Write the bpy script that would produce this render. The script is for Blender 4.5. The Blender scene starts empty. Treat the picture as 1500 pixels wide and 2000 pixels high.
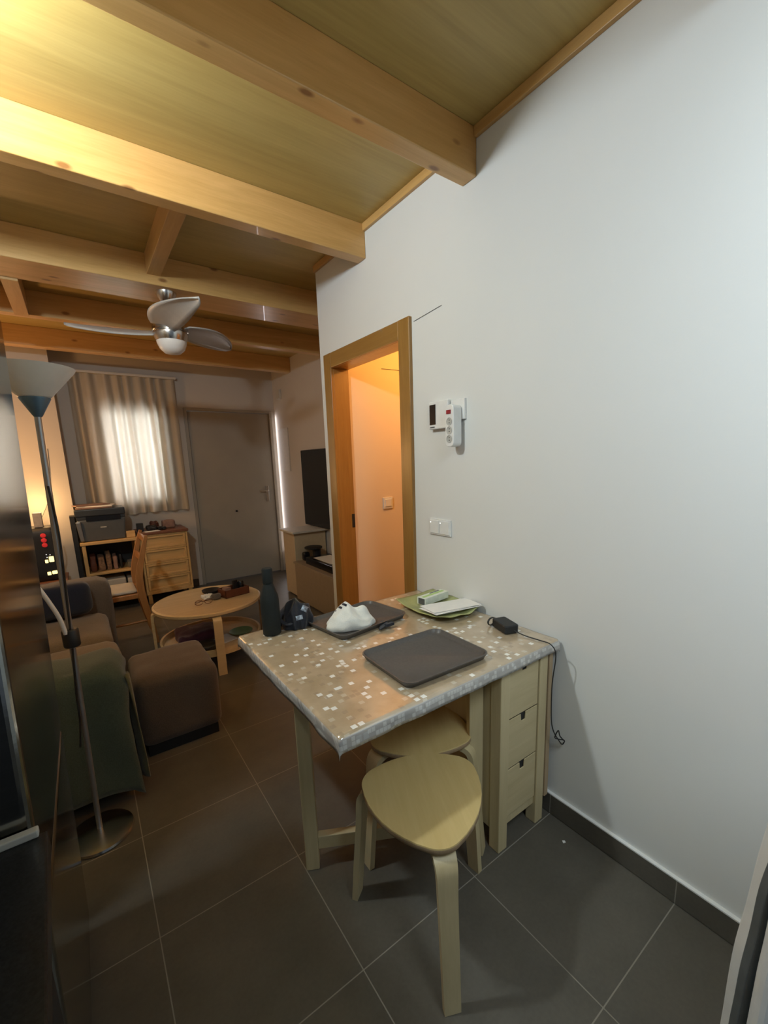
import bpy, bmesh, math, random
from mathutils import Vector, Matrix, noise
random.seed(7)
C = bpy.context.scene
COL = C.collection
PI = math.pi

# ------------------------------------------------------------------ camera
cam_d = bpy.data.cameras.new('camera'); cam = bpy.data.objects.new('camera', cam_d); COL.objects.link(cam)
CR = Vector((0.80589057, -0.59130892, -0.02990249)); CU = Vector((0.13347817, 0.13224715, 0.98218851)); CF = Vector((0.57682231, 0.79552778, -0.18550356))
M = Matrix((( CR.x, CU.x, -CF.x, 0.0), (CR.y, CU.y, -CF.y, 0.0), (CR.z, CU.z, -CF.z, 1.4053), (0, 0, 0, 1)))
cam.matrix_world = M
cam_d.sensor_width = 36; cam_d.lens = 831.19 * 36 / 2000
cam_d.shift_x = -20.1 / 2000; cam_d.shift_y = 58.9 / 2000
cam_d.clip_start = 0.02
C.camera = cam

# ------------------------------------------------------------------ world, lights, exposure
C.view_settings.view_transform = 'Standard'; C.view_settings.look = 'None'; C.view_settings.gamma = 1
C.view_settings.use_curve_mapping = False; C.view_settings.exposure = 0.25
w = bpy.data.worlds.new('world'); C.world = w; w.use_nodes = True
w.node_tree.nodes['Background'].inputs[0].default_value = (0.62, 0.72, 0.85, 1)
w.node_tree.nodes['Background'].inputs[1].default_value = 0.13

def light(name, kind, loc, energy, color, size=0.1, rot=(0, 0, 0), size_y=None, spread=None):
    d = bpy.data.lights.new(name, kind); d.energy = energy; d.color = color
    if kind == 'AREA':
        d.size = size
        if size_y: d.shape = 'RECTANGLE'; d.size_y = size_y
        if spread: d.spread = spread
    else: d.shadow_soft_size = size
    o = bpy.data.objects.new(name, d); o.location = loc; o.rotation_euler = rot; COL.objects.link(o); return o
light('kitchen_ceiling_light', 'POINT', (-0.335, 1.44, 2.41), 52, (0.80, 0.93, 1.0), 0.05)
light('kitchen_rear_light', 'AREA', (0.55, -0.55, 2.40), 13.5, (0.80, 0.93, 1.0), 0.7, (0.25, -0.75, 0), spread=2.2)
light('hall_light', 'POINT', (2.05, 1.85, 2.2), 21, (1.0, 0.42, 0.085), 0.06)
light('desk_light', 'POINT', (-0.34, 4.98, 1.12), 3.6, (1.0, 0.60, 0.25), 0.05)
light('living_lamp_light', 'POINT', (-0.60, 4.50, 1.48), 15, (1.0, 0.53, 0.21), 0.07)
light('window_daylight', 'AREA', (0.55, 5.85, 1.6), 24, (0.97, 0.96, 0.95), 0.8, (-PI / 2, 0, 0), 1.1)
light('door_gap_daylight', 'AREA', (2.085, 5.435, 1.15), 1.3, (0.97, 0.92, 0.95), 0.012, (-PI / 2, 0, 0.5), 1.75)

# ------------------------------------------------------------------ material helpers
def nodes(name):
    m = bpy.data.materials.new(name); m.use_nodes = True
    nt = m.node_tree; return m, nt, nt.nodes['Principled BSDF']
def L(nt, a, b): nt.links.new(a, b)
def ramp(nt, fac, stops):
    r = nt.nodes.new('ShaderNodeValToRGB'); e = r.color_ramp.elements
    while len(e) < len(stops): e.new(0.5)
    for i, (p, c) in enumerate(stops): e[i].position = p; e[i].color = (*c, 1)
    L(nt, fac, r.inputs[0]); return r.outputs[0]
def coords(nt, scale=(1, 1, 1), kind='Object'):
    t = nt.nodes.new('ShaderNodeTexCoord'); mp = nt.nodes.new('ShaderNodeMapping')
    mp.inputs['Scale'].default_value = scale; L(nt, t.outputs[kind], mp.inputs[0]); return mp.outputs[0]
def tex_noise(nt, vec, scale, detail=3, rough=0.5, dist=0.0):
    n = nt.nodes.new('ShaderNodeTexNoise'); n.inputs['Scale'].default_value = scale; n.inputs['Detail'].default_value = detail
    n.inputs['Roughness'].default_value = rough; n.inputs['Distortion'].default_value = dist
    L(nt, vec, n.inputs['Vector']); return n.outputs['Fac']
def mix(nt, fac, a, b, mode='MIX'):
    n = nt.nodes.new('ShaderNodeMix'); n.data_type = 'RGBA'; n.blend_type = mode
    for s, v in ((0, fac), (6, a), (7, b)):
        if isinstance(v, (int, float)): n.inputs[s].default_value = v
        elif isinstance(v, tuple): n.inputs[s].default_value = (*v, 1)
        else: L(nt, v, n.inputs[s])
    return n.outputs[2]
def math_(nt, op, a, b=0.0, c=0.0):
    n = nt.nodes.new('ShaderNodeMath'); n.operation = op
    for i, v in enumerate((a, b, c)):
        if isinstance(v, (int, float)): n.inputs[i].default_value = v
        else: L(nt, v, n.inputs[i])
    return n.outputs[0]
def bump(nt, bs, h, strength=0.2, dist=0.002):
    b = nt.nodes.new('ShaderNodeBump'); b.inputs['Strength'].default_value = strength; b.inputs['Distance'].default_value = dist
    L(nt, h, b.inputs['Height']); L(nt, b.outputs[0], bs.inputs['Normal'])
def simple(name, col, rough=0.5, metal=0.0, var=0.12, scale=30, bmp=0.0, emit=0.0, coat=0.0, trans=0.0, stretch=(1, 1, 1)):
    m, nt, bs = nodes(name)
    f = tex_noise(nt, coords(nt, stretch), scale)
    c0 = tuple(max(0, x * (1 - var)) for x in col); c1 = tuple(min(1, x * (1 + var)) for x in col)
    L(nt, ramp(nt, f, [(0.3, c0), (0.7, c1)]), bs.inputs['Base Color'])
    bs.inputs['Roughness'].default_value = rough; bs.inputs['Metallic'].default_value = metal
    bs.inputs['Coat Weight'].default_value = coat; bs.inputs['Transmission Weight'].default_value = trans
    if bmp: bump(nt, bs, f, bmp)
    if emit:
        bs.inputs['Emission Color'].default_value = (*col, 1); bs.inputs['Emission Strength'].default_value = emit
    return m
def wood(name, dark, light_, axis='x', rough=0.45, knots=False, scale=1.0, coat=0.0, knotcol=None, kscale=2.4):
    m, nt, bs = nodes(name)
    s = {'x': (0.6, 9, 9), 'y': (9, 0.6, 9), 'z': (9, 9, 0.6)}[axis]
    v = coords(nt, tuple(k * scale for k in s))
    f = tex_noise(nt, v, 3.0, 5, 0.6, 0.8)
    g = tex_noise(nt, coords(nt, tuple(k * scale * 4 for k in s)), 6.0, 3)
    f2 = math_(nt, 'ADD', math_(nt, 'MULTIPLY', f, 0.75), math_(nt, 'MULTIPLY', g, 0.25))
    col = ramp(nt, f2, [(0.32, dark), (0.5, tuple((a + b) / 2 for a, b in zip(dark, light_))), (0.66, light_)])
    if knots:
        vo = nt.nodes.new('ShaderNodeTexVoronoi'); vo.inputs['Scale'].default_value = kscale
        L(nt, coords(nt, {'x': (0.9, 1.9, 1.9), 'y': (1.9, .9, 1.9), 'z': (1.9, 1.9, .9)}[axis]), vo.inputs['Vector'])
        k = ramp(nt, vo.outputs['Distance'], [(0.07, (1, 1, 1)), (0.15, (0, 0, 0))])
        col = mix(nt, math_(nt, 'MULTIPLY', k, 0.8), col, knotcol or tuple(x * 0.32 for x in dark))
    L(nt, col, bs.inputs['Base Color']); bs.inputs['Roughness'].default_value = rough
    bs.inputs['Coat Weight'].default_value = coat
    bump(nt, bs, f2, 0.08)
    return m
def paint(name, col, rough=0.85):
    m, nt, bs = nodes(name)
    v = coords(nt); f = tex_noise(nt, v, 2.2, 4); g = tex_noise(nt, v, 160, 2)
    L(nt, ramp(nt, f, [(0.25, tuple(x * .97 for x in col)), (0.75, col)]), bs.inputs['Base Color'])
    bs.inputs['Roughness'].default_value = rough; bump(nt, bs, g, 0.12, 0.001)
    return m
def fabric(name, col, scale=220, var=0.25, rough=0.95):
    m, nt, bs = nodes(name)
    v = coords(nt); f = tex_noise(nt, v, scale, 2); g = tex_noise(nt, v, 5, 4)
    h = math_(nt, 'ADD', math_(nt, 'MULTIPLY', f, 0.6), math_(nt, 'MULTIPLY', g, 0.4))
    L(nt, ramp(nt, h, [(0.3, tuple(x * (1 - var) for x in col)), (0.7, tuple(min(1, x * (1 + var)) for x in col))]), bs.inputs['Base Color'])
    bs.inputs['Roughness'].default_value = rough; bs.inputs['Sheen Weight'].default_value = 0.25
    bump(nt, bs, f, 0.4, 0.002); return m

# floor tiles ------------------------------------------------------
TILE, TX, TY = 0.4494, 0.911, 0.3972
def tile_mat(name, grid=True):
    m, nt, bs = nodes(name)
    t = nt.nodes.new('ShaderNodeTexCoord'); sp = nt.nodes.new('ShaderNodeSeparateXYZ'); L(nt, t.outputs['Object'], sp.inputs[0])
    v = coords(nt); f = tex_noise(nt, v, 5, 6, 0.65); g = tex_noise(nt, v, 90, 3)
    h = math_(nt, 'ADD', math_(nt, 'MULTIPLY', f, 0.7), math_(nt, 'MULTIPLY', g, 0.3))
    col = ramp(nt, h, [(0.3, (0.080, 0.072, 0.058)), (0.7, (0.125, 0.112, 0.090))])
    def line(src, off):
        a = math_(nt, 'FRACT', math_(nt, 'DIVIDE', math_(nt, 'SUBTRACT', src, off - 100 * TILE), TILE))
        return math_(nt, 'GREATER_THAN', math_(nt, 'ABSOLUTE', math_(nt, 'SUBTRACT', a, 0.5)), 0.5 - 0.0035)
    k = line(sp.outputs[1], TY)
    if grid: k = math_(nt, 'MAXIMUM', k, line(sp.outputs[0], TX))
    L(nt, mix(nt, k, col, (0.26, 0.24, 0.20)), bs.inputs['Base Color'])
    bs.inputs['Roughness'].default_value = 0.42
    L(nt, math_(nt, 'ADD', math_(nt, 'MULTIPLY', g, 0.2), math_(nt, 'MULTIPLY_ADD', k, 0.35, 0.32)), bs.inputs['Roughness'])
    return m
# table cloth pattern -----------------------------------------------
def cloth_mat():
    m, nt, bs = nodes('printed_plastic_cloth')
    t = nt.nodes.new('ShaderNodeTexCoord'); sp = nt.nodes.new('ShaderNodeSeparateXYZ'); L(nt, t.outputs['Object'], sp.inputs[0])
    yy = math_(nt, 'SUBTRACT', sp.outputs[1], sp.outputs[2])
    def squares(cell, thr, off, size, seed):
        ax = math_(nt, 'DIVIDE', math_(nt, 'ADD', sp.outputs[0], off), cell); ay = math_(nt, 'DIVIDE', math_(nt, 'ADD', yy, off * 1.7), cell)
        cb = nt.nodes.new('ShaderNodeCombineXYZ'); L(nt, math_(nt, 'FLOOR', ax), cb.inputs[0]); L(nt, math_(nt, 'FLOOR', ay), cb.inputs[1]); cb.inputs[2].default_value = seed
        wn = nt.nodes.new('ShaderNodeTexWhiteNoise'); L(nt, cb.outputs[0], wn.inputs['Vector'])
        on = math_(nt, 'GREATER_THAN', wn.outputs['Value'], thr)
        fx = math_(nt, 'LESS_THAN', math_(nt, 'ABSOLUTE', math_(nt, 'SUBTRACT', math_(nt, 'FRACT', ax), 0.5)), size)
        fy = math_(nt, 'LESS_THAN', math_(nt, 'ABSOLUTE', math_(nt, 'SUBTRACT', math_(nt, 'FRACT', ay), 0.5)), size)
        return math_(nt, 'MULTIPLY', on, math_(nt, 'MULTIPLY', fx, fy))
    base = ramp(nt, tex_noise(nt, coords(nt), 14, 4), [(0.3, (0.38, 0.29, 0.18)), (0.7, (0.50, 0.39, 0.26))])
    c = mix(nt, math_(nt, 'MULTIPLY', squares(0.021, 0.90, 0.004, 0.36, 3), 0.45), base, (0.66, 0.62, 0.53))
    c = mix(nt, math_(nt, 'MULTIPLY', squares(0.019, 0.90, 0.011, 0.40, 5), 0.5), c, (0.30, 0.23, 0.16))
    c = mix(nt, squares(0.0215, 0.965, 0.006, 0.36, 21), c, (0.84, 0.83, 0.78))
    c = mix(nt, squares(0.0245, 0.925, 0.017, 0.31, 9), c, (0.86, 0.85, 0.80))
    # printed hem band in grey
    hem = math_(nt, 'LESS_THAN', sp.outputs[2], 0.7435)
    hc = ramp(nt, squares(0.012, 0.45, 0.0, 0.44, 11), [(0.4, (0.40, 0.39, 0.38)), (0.6, (0.62, 0.62, 0.60))])
    c = mix(nt, math_(nt, 'MULTIPLY', hem, 0.85), c, hc)
    L(nt, c, bs.inputs['Base Color']); bs.inputs['Roughness'].default_value = 0.36
    bs.inputs['Coat Weight'].default_value = 1.0; bs.inputs['Coat Roughness'].default_value = 0.15; bs.inputs['Coat IOR'].default_value = 2.2
    bump(nt, bs, tex_noise(nt, coords(nt), 16, 3, 0.6, 0.6), 0.22, 0.006)
    return m

MT = {}
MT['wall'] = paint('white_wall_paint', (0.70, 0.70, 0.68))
MT['wallhall'] = paint('glow_tinted_hall_wall', (0.74, 0.62, 0.47))  # the hall lamp's orange glow is partly tinted into this wall colour
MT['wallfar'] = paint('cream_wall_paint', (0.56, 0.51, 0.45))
MT['ceil'] = wood('varnished_ceiling_panel', (0.40, 0.28, 0.085), (0.52, 0.38, 0.13), 'x', 0.4, scale=0.5)
MT['beam'] = wood('varnished_pine_beam', (0.56, 0.32, 0.10), (0.72, 0.44, 0.17), 'x', 0.33, True, scale=0.7, coat=0.15, knotcol=(0.20, 0.07, 0.02), kscale=5.5)
MT['trimwood'] = wood('pine_trim', (0.50, 0.28, 0.09), (0.62, 0.38, 0.14), 'y', 0.4)
MT['frame'] = wood('honey_door_frame', (0.26, 0.125, 0.028), (0.34, 0.18, 0.045), 'z', 0.3, coat=0.4)
MT['frameh'] = wood('honey_door_header', (0.26, 0.125, 0.028), (0.34, 0.18, 0.045), 'y', 0.3, coat=0.4)
MT['birch'] = wood('pale_birch', (0.50, 0.405, 0.225), (0.59, 0.49, 0.29), 'z', 0.45, scale=0.8)
MT['birchx'] = wood('pale_birch_flat', (0.50, 0.405, 0.225), (0.59, 0.49, 0.29), 'x', 0.45, scale=0.8)
MT['ply'] = wood('birch_seat_veneer', (0.53, 0.39, 0.16), (0.61, 0.465, 0.21), 'x', 0.4, scale=0.6)
MT['plyedge'] = wood('birch_ply_edge', (0.30, 0.20, 0.11), (0.42, 0.30, 0.18), 'x', 0.6)
MT['leafwood'] = wood('aged_birch_leaf', (0.34, 0.24, 0.14), (0.45, 0.33, 0.20), 'z', 0.5)
MT['pine'] = wood('yellow_pine', (0.58, 0.36, 0.13), (0.72, 0.47, 0.20), 'x', 0.45)
MT['pinez'] = wood('yellow_pine_upright', (0.58, 0.36, 0.13), (0.72, 0.47, 0.20), 'z', 0.45)
MT['brownwood'] = wood('reddish_brown_top', (0.16, 0.06, 0.03), (0.24, 0.10, 0.05), 'x', 0.4)
MT['chairwood'] = wood('orange_brown_chair_wood', (0.34, 0.14, 0.04), (0.46, 0.21, 0.07), 'z', 0.35)
MT['coffee'] = wood('light_coffee_table_veneer', (0.56, 0.39, 0.20), (0.66, 0.48, 0.27), 'x', 0.4)
MT['boxwood'] = wood('dark_red_box_wood', (0.09, 0.025, 0.012), (0.15, 0.045, 0.02), 'x', 0.45)
MT['tile'] = tile_mat('grey_floor_tile'); MT['tileb'] = tile_mat('grey_skirting_tile', False)
MT['cloth'] = cloth_mat()
MT['white'] = simple('white_plastic', (0.74, 0.74, 0.72), 0.35, var=0.03)
MT['offwhite'] = simple('off_white_paint', (0.52, 0.48, 0.41), 0.5, var=0.03)
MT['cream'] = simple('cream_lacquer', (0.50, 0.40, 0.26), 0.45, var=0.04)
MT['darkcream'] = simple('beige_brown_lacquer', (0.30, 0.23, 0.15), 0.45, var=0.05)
MT['doorpaint'] = simple('grey_cream_door_paint', (0.34, 0.31, 0.26), 0.5, var=0.04, scale=4)
MT['black'] = simple('matte_black', (0.012, 0.013, 0.014), 0.5)
MT['blackgloss'] = simple('glossy_black', (0.008, 0.009, 0.011), 0.18)
MT['bottle'] = simple('matte_black_green_steel', (0.006, 0.010, 0.010), 0.75)
MT['screen'] = simple('dark_tv_screen', (0.010, 0.011, 0.013), 0.22)
MT['tray'] = simple('brown_grey_tray_plastic', (0.085, 0.075, 0.068), 0.42, var=0.1, scale=120, bmp=0.15)
MT['chrome'] = simple('brushed_nickel', (0.55, 0.54, 0.52), 0.22, 1.0, 0.05)
MT['silver'] = simple('silver_painted_steel', (0.36, 0.38, 0.40), 0.38, 0.8, 0.05)
MT['steel'] = simple('brushed_fridge_steel', (0.34, 0.35, 0.34), 0.13, 1.0, 0.06, 8, 0.03, stretch=(1, 1, 12))
MT['fridgeside'] = simple('grey_blue_fridge_side', (0.20, 0.24, 0.28), 0.4, 0.3, 0.05)
MT['gasket'] = simple('grey_rubber_gasket', (0.10, 0.11, 0.11), 0.6)
MT['paletrim'] = simple('pale_trim_plastic', (0.45, 0.45, 0.42), 0.4)
MT['blade'] = simple('pale_fan_blade', (0.50, 0.48, 0.45), 0.35, var=0.04)
MT['glassdome'] = simple('frosted_glass_dome', (0.80, 0.77, 0.74), 0.3, var=0.02)
MT['lampshade'] = simple('white_lamp_shade_plastic', (0.80, 0.80, 0.76), 0.35, var=0.02)
MT['bluecone'] = simple('blue_grey_socket_cone', (0.10, 0.18, 0.26), 0.4, 0.3)
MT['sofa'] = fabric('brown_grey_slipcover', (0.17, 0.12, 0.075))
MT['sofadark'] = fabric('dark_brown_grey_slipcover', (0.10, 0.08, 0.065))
MT['navy'] = fabric('navy_fabric', (0.008, 0.012, 0.028))
MT['green'] = fabric('grey_green_throw', (0.058, 0.078, 0.058))
MT['olive'] = fabric('olive_throw_edge', (0.12, 0.115, 0.055))
MT['ottoman'] = fabric('brown_grey_ottoman_cover', (0.095, 0.070, 0.052))
MT['capwhite'] = fabric('white_cap_cotton', (0.74, 0.74, 0.69), 300, 0.06)
MT['capblack'] = fabric('black_cap_cotton', (0.010, 0.012, 0.020), 300, 0.3)
MT['patch'] = simple('pale_blue_patch', (0.30, 0.36, 0.44), 0.6, var=0.6, scale=90)
MT['greenmat'] = simple('pale_green_mat_plastic', (0.36, 0.38, 0.16), 0.4, var=0.15, scale=12)
MT['paper'] = simple('white_paper', (0.78, 0.76, 0.72), 0.8, var=0.02)
MT['boxpaper'] = simple('white_green_box_card', (0.70, 0.74, 0.64), 0.5, var=0.08, scale=40)
MT['boxgreen'] = simple('light_green_print', (0.42, 0.60, 0.20), 0.5)
MT['boxgrey'] = simple('dark_grey_print', (0.10, 0.10, 0.10), 0.5)
MT['red'] = simple('red_plastic', (0.30, 0.02, 0.03), 0.35)
MT['purple'] = fabric('purple_cloth', (0.07, 0.022, 0.045))
MT['plategreen'] = simple('green_plate', (0.10, 0.20, 0.07), 0.4)
MT['printer'] = simple('grey_printer_plastic', (0.095, 0.105, 0.11), 0.45, var=0.04)
MT['printertop'] = simple('dark_printer_lid', (0.03, 0.036, 0.042), 0.35, var=0.04)
MT['brownpaper'] = simple('brown_papers', (0.20, 0.12, 0.07), 0.8, var=0.5, scale=60)
MT['pinkbox'] = simple('pinkish_brown_card', (0.28, 0.17, 0.13), 0.7)
MT['granite'] = simple('black_granite', (0.012, 0.012, 0.013), 0.30, var=0.6, scale=260)
MT['cabblack'] = simple('black_cabinet_laminate', (0.015, 0.015, 0.016), 0.5)
MT['redled'] = simple('red_led', (0.6, 0.03, 0.03), 0.4, emit=0.25, var=0)
MT['yellowled'] = simple('warm_lit_window', (1.0, 0.78, 0.30), 0.4, emit=1.6, var=0)
MT['whiteled'] = simple('white_led', (0.8, 0.8, 0.8), 0.4, emit=1.0, var=0)
MT['greybox'] = simple('grey_box_card', (0.30, 0.28, 0.26), 0.7)
MT['outside'] = paint('outdoor_masonry', (0.6, 0.58, 0.55))

def curtain_mat():
    m, nt, bs = nodes('sheer_cream_curtain')
    out = nt.nodes['Material Output']
    col = ramp(nt, tex_noise(nt, coords(nt, (1, 1, .1)), 40, 3), [(0.3, (0.58, 0.50, 0.38)), (0.7, (0.68, 0.60, 0.48))])
    d = nt.nodes.new('ShaderNodeBsdfDiffuse'); tr = nt.nodes.new('ShaderNodeBsdfTranslucent'); mx = nt.nodes.new('ShaderNodeMixShader')
    L(nt, col, d.inputs[0]); tr.inputs[0].default_value = (0.80, 0.76, 0.68, 1)
    mx.inputs[0].default_value = 0.5; L(nt, d.outputs[0], mx.inputs[1]); L(nt, tr.outputs[0], mx.inputs[2]); L(nt, mx.outputs[0], out.inputs[0])
    return m
MT['curtain'] = curtain_mat()
def glass_mat(name, rough=0.02):
    m, nt, bs = nodes(name)
    bs.inputs['Base Color'].default_value = (0.9, 0.93, 0.93, 1); bs.inputs['Roughness'].default_value = rough
    bs.inputs['Transmission Weight'].default_value = 0.95; bs.inputs['IOR'].default_value = 1.45; return m
MT['glass'] = glass_mat('clear_glass')

# ------------------------------------------------------------------ geometry helpers
def BM(): return bmesh.new()
def add_box(bm, x0, x1, y0, y1, z0, z1, rz=0.0, piv=None):
    vs = [Vector((x, y, z)) for x in (x0, x1) for y in (y0, y1) for z in (z0, z1)]
    if rz:
        p = Vector(piv) if piv else Vector(((x0 + x1) / 2, (y0 + y1) / 2, 0)); p.z = 0
        R = Matrix.Rotation(rz, 3, 'Z'); vs = [R @ (v - p) + p for v in vs]
    v = [bm.verts.new(k) for k in vs]
    for f in ((0, 1, 3, 2), (4, 6, 7, 5), (0, 4, 5, 1), (2, 3, 7, 6), (0, 2, 6, 4), (1, 5, 7, 3)): bm.faces.new([v[i] for i in f])
    return bm
def add_hex(bm, pts):          # eight points: four below, four above
    v = [bm.verts.new(p) for p in pts]
    for f in ((3, 2, 1, 0), (4, 5, 6, 7), (0, 1, 5, 4), (1, 2, 6, 5), (2, 3, 7, 6), (3, 0, 4, 7)): bm.faces.new([v[i] for i in f])
    return bm
def add_prism(bm, outline, z0, z1, fn=None):
    a = [bm.verts.new(fn(x, y, z0) if fn else (x, y, z0)) for x, y in outline]; b = [bm.verts.new(fn(x, y, z1) if fn else (x, y, z1)) for x, y in outline]
    n = len(a); bm.faces.new(a[::-1]); bm.faces.new(b)
    for i in range(n): bm.faces.new((a[i], a[(i + 1) % n], b[(i + 1) % n], b[i]))
    return bm
def add_lathe(bm, prof, cx=0, cy=0, seg=32, fn=None):
    rings = []
    for r, z in prof:
        if r < 1e-5: rings.append([bm.verts.new((cx, cy, z))])
        else: rings.append([bm.verts.new((cx + r * math.cos(2 * PI * i / seg), cy + r * math.sin(2 * PI * i / seg), z)) for i in range(seg)])
    for a, b in zip(rings, rings[1:]):
        for i in range(seg):
            j = (i + 1) % seg
            if len(a) == 1 and len(b) == 1: continue
            if len(a) == 1: bm.faces.new((a[0], b[j], b[i]))
            elif len(b) == 1: bm.faces.new((a[i], a[j], b[0]))
            else: bm.faces.new((a[i], a[j], b[j], b[i]))
    if len(rings[0]) > 1: bm.faces.new(rings[0][::-1])
    if len(rings[-1]) > 1: bm.faces.new(rings[-1])
    return bm
def frames(pts):
    pts = [Vector(p) for p in pts]; T = []
    for i in range(len(pts)):
        a = pts[max(i - 1, 0)]; b = pts[min(i + 1, len(pts) - 1)]; T.append((b - a).normalized())
    return pts, T
def add_tube(bm, pts, r, seg=8, side=None, rect=None):
    """round tube, or a flat strip when rect=(width, thickness) with side = width direction"""
    pts, T = frames(pts)
    rings = []; ref = Vector(side) if side else (Vector((0, 0, 1)) if abs(T[0].z) < .9 else Vector((1, 0, 0)))
    for i, (p, t) in enumerate(zip(pts, T)):
        u = (ref - t * ref.dot(t)).normalized(); v = t.cross(u).normalized()
        if not side: ref = u
        rr = r[i] if isinstance(r, (list, tuple)) else r
        if rect:
            wd = rect[0][i] if isinstance(rect[0], (list, tuple)) else rect[0]; th = rect[1]
            rings.append([bm.verts.new(p + u * a * wd / 2 + v * b * th / 2) for a, b in ((-1, -1), (1, -1), (1, 1), (-1, 1))])
        else: rings.append([bm.verts.new(p + (u * math.cos(2 * PI * k / seg) + v * math.sin(2 * PI * k / seg)) * rr) for k in range(seg)])
    n = len(rings[0])
    for a, b in zip(rings, rings[1:]):
        for k in range(n): bm.faces.new((a[k], a[(k + 1) % n], b[(k + 1) % n], b[k]))
    bm.faces.new(rings[0][::-1]); bm.faces.new(rings[-1]); return bm
def spline(pts, n=8):
    P = [Vector(p) for p in pts]; out = []
    for i in range(len(P) - 1):
        p0 = P[max(i - 1, 0)]; p1 = P[i]; p2 = P[i + 1]; p3 = P[min(i + 2, len(P) - 1)]
        for k in range(n):
            t = k / n
            out.append(0.5 * ((2 * p1) + (p2 - p0) * t + (2 * p0 - 5 * p1 + 4 * p2 - p3) * t * t + (3 * p1 - p0 - 3 * p2 + p3) * t ** 3))
    out.append(P[-1]); return out
def rrect(cx, cy, w_, h_, r, seg=6, rot=0):
    o = []
    for sx, sy, a0 in ((1, 1, 0), (-1, 1, 90), (-1, -1, 180), (1, -1, 270)):
        for k in range(seg + 1):
            a = math.radians(a0 + 90 * k / seg)
            x = sx * (w_ / 2 - r) + r * math.cos(a); y = sy * (h_ / 2 - r) + r * math.sin(a)
            o.append((cx + x * math.cos(rot) - y * math.sin(rot), cy + x * math.sin(rot) + y * math.cos(rot)))
    return o
def soft_box(bm, x0, x1, y0, y1, z0, z1, r=0.05, n=14, amp=0.008, freq=5, seed=0, flat_bottom=True, puff=0.0):
    """cushion: subdivided box with rounded edges, gentle lumps and a crown"""
    c = Vector(((x0 + x1) / 2, (y0 + y1) / 2, (z0 + z1) / 2)); h = Vector(((x1 - x0) / 2, (y1 - y0) / 2, (z1 - z0) / 2))
    tmp = bmesh.new(); bmesh.ops.create_cube(tmp, size=2)
    bmesh.ops.subdivide_edges(tmp, edges=tmp.edges[:], cuts=n, use_grid_fill=True)
    mp = {}
    for v in tmp.verts:
        p = Vector((v.co.x * h.x, v.co.y * h.y, v.co.z * h.z)); q = Vector()
        for i in range(3): q[i] = max(-(h[i] - r), min(h[i] - r, p[i]))
        d = p - q
        if d.length > 1e-6: p = q + d.normalized() * r
        if puff: p.z += puff * (1 - v.co.x ** 2) * (1 - v.co.y ** 2) * (1 if v.co.z > 0 else 0)
        wpt = p + c; nn = d.normalized() if d.length > 1e-6 else Vector((0, 0, 0))
        s = noise.noise(wpt * freq + Vector((seed, seed * 2.3, 0))) + 0.5 * noise.noise(wpt * freq * 2.7 + Vector((seed, 0, 7)))
        k = 1.0 if not flat_bottom or v.co.z > -0.7 else 0.0
        mp[v] = bm.verts.new(wpt + nn * s * amp * k)
    for f in tmp.faces: bm.faces.new([mp[v] for v in f.verts])
    tmp.free(); return bm
def build(name, bm, mat, parent=None, smooth=None, bevel=0.0, seg=2, loc=None):
    bmesh.ops.recalc_face_normals(bm, faces=bm.faces[:])
    me = bpy.data.meshes.new(name); 
    o = bpy.data.objects.new(name, me); COL.objects.link(o)
    off = Vector(loc) if loc is not None else Vector()
    if loc is not None:
        for v in bm.verts: v.co -= off
    if smooth is not None:
        lim = math.radians(smooth)
        for e in bm.edges:
            e.smooth = not (len(e.link_faces) == 2 and e.calc_face_angle(0) > lim)
        for f in bm.faces: f.smooth = True
    bm.to_mesh(me); bm.free(); o.location = off
    mats = mat if isinstance(mat, (list, tuple)) else [mat]
    for m_ in mats: me.materials.append(MT[m_] if isinstance(m_, str) else m_)
    if bevel:
        b = o.modifiers.new('bevel', 'BEVEL'); b.width = bevel; b.segments = seg; b.limit_method = 'ANGLE'; b.angle_limit = math.radians(40)
    if parent is not None:
        o.parent = parent; o.matrix_parent_inverse = parent.matrix_basis.inverted()
    return o
def tag(o, label=None, cat=None, group=None, kind=None):
    if label: o['label'] = label
    if cat: o['category'] = cat
    if group: o['group'] = group
    if kind: o['kind'] = kind
    return o
def thing(name, loc, label, cat, group=None):
    o = bpy.data.objects.new(name, None); COL.objects.link(o); o.location = loc; o.empty_display_size = 0.05
    bpy.context.view_layer.update() if False else None
    return tag(o, label, cat, group)
def struct(name, bm, mat, bevel=0.0, parent=None, smooth=None):
    o = build(name, bm, mat, parent, smooth, bevel)
    if parent is None: o['kind'] = 'structure'
    return o
def solid(name, bm, mat, label, cat, group=None, **k):
    return tag(build(name, bm, mat, None, **k), label, cat, group)
def wall_holes_x(bm, x0, x1, y0, y1, z0, z1, hy0, hy1, hz0, hz1):   # wall along y with one hole
    add_box(bm, x0, x1, y0, hy0, z0, z1); add_box(bm, x0, x1, hy1, y1, z0, z1)
    add_box(bm, x0, x1, hy0, hy1, hz1, z1)
    if hz0 > z0: add_box(bm, x0, x1, hy0, hy1, z0, hz0)

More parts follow.
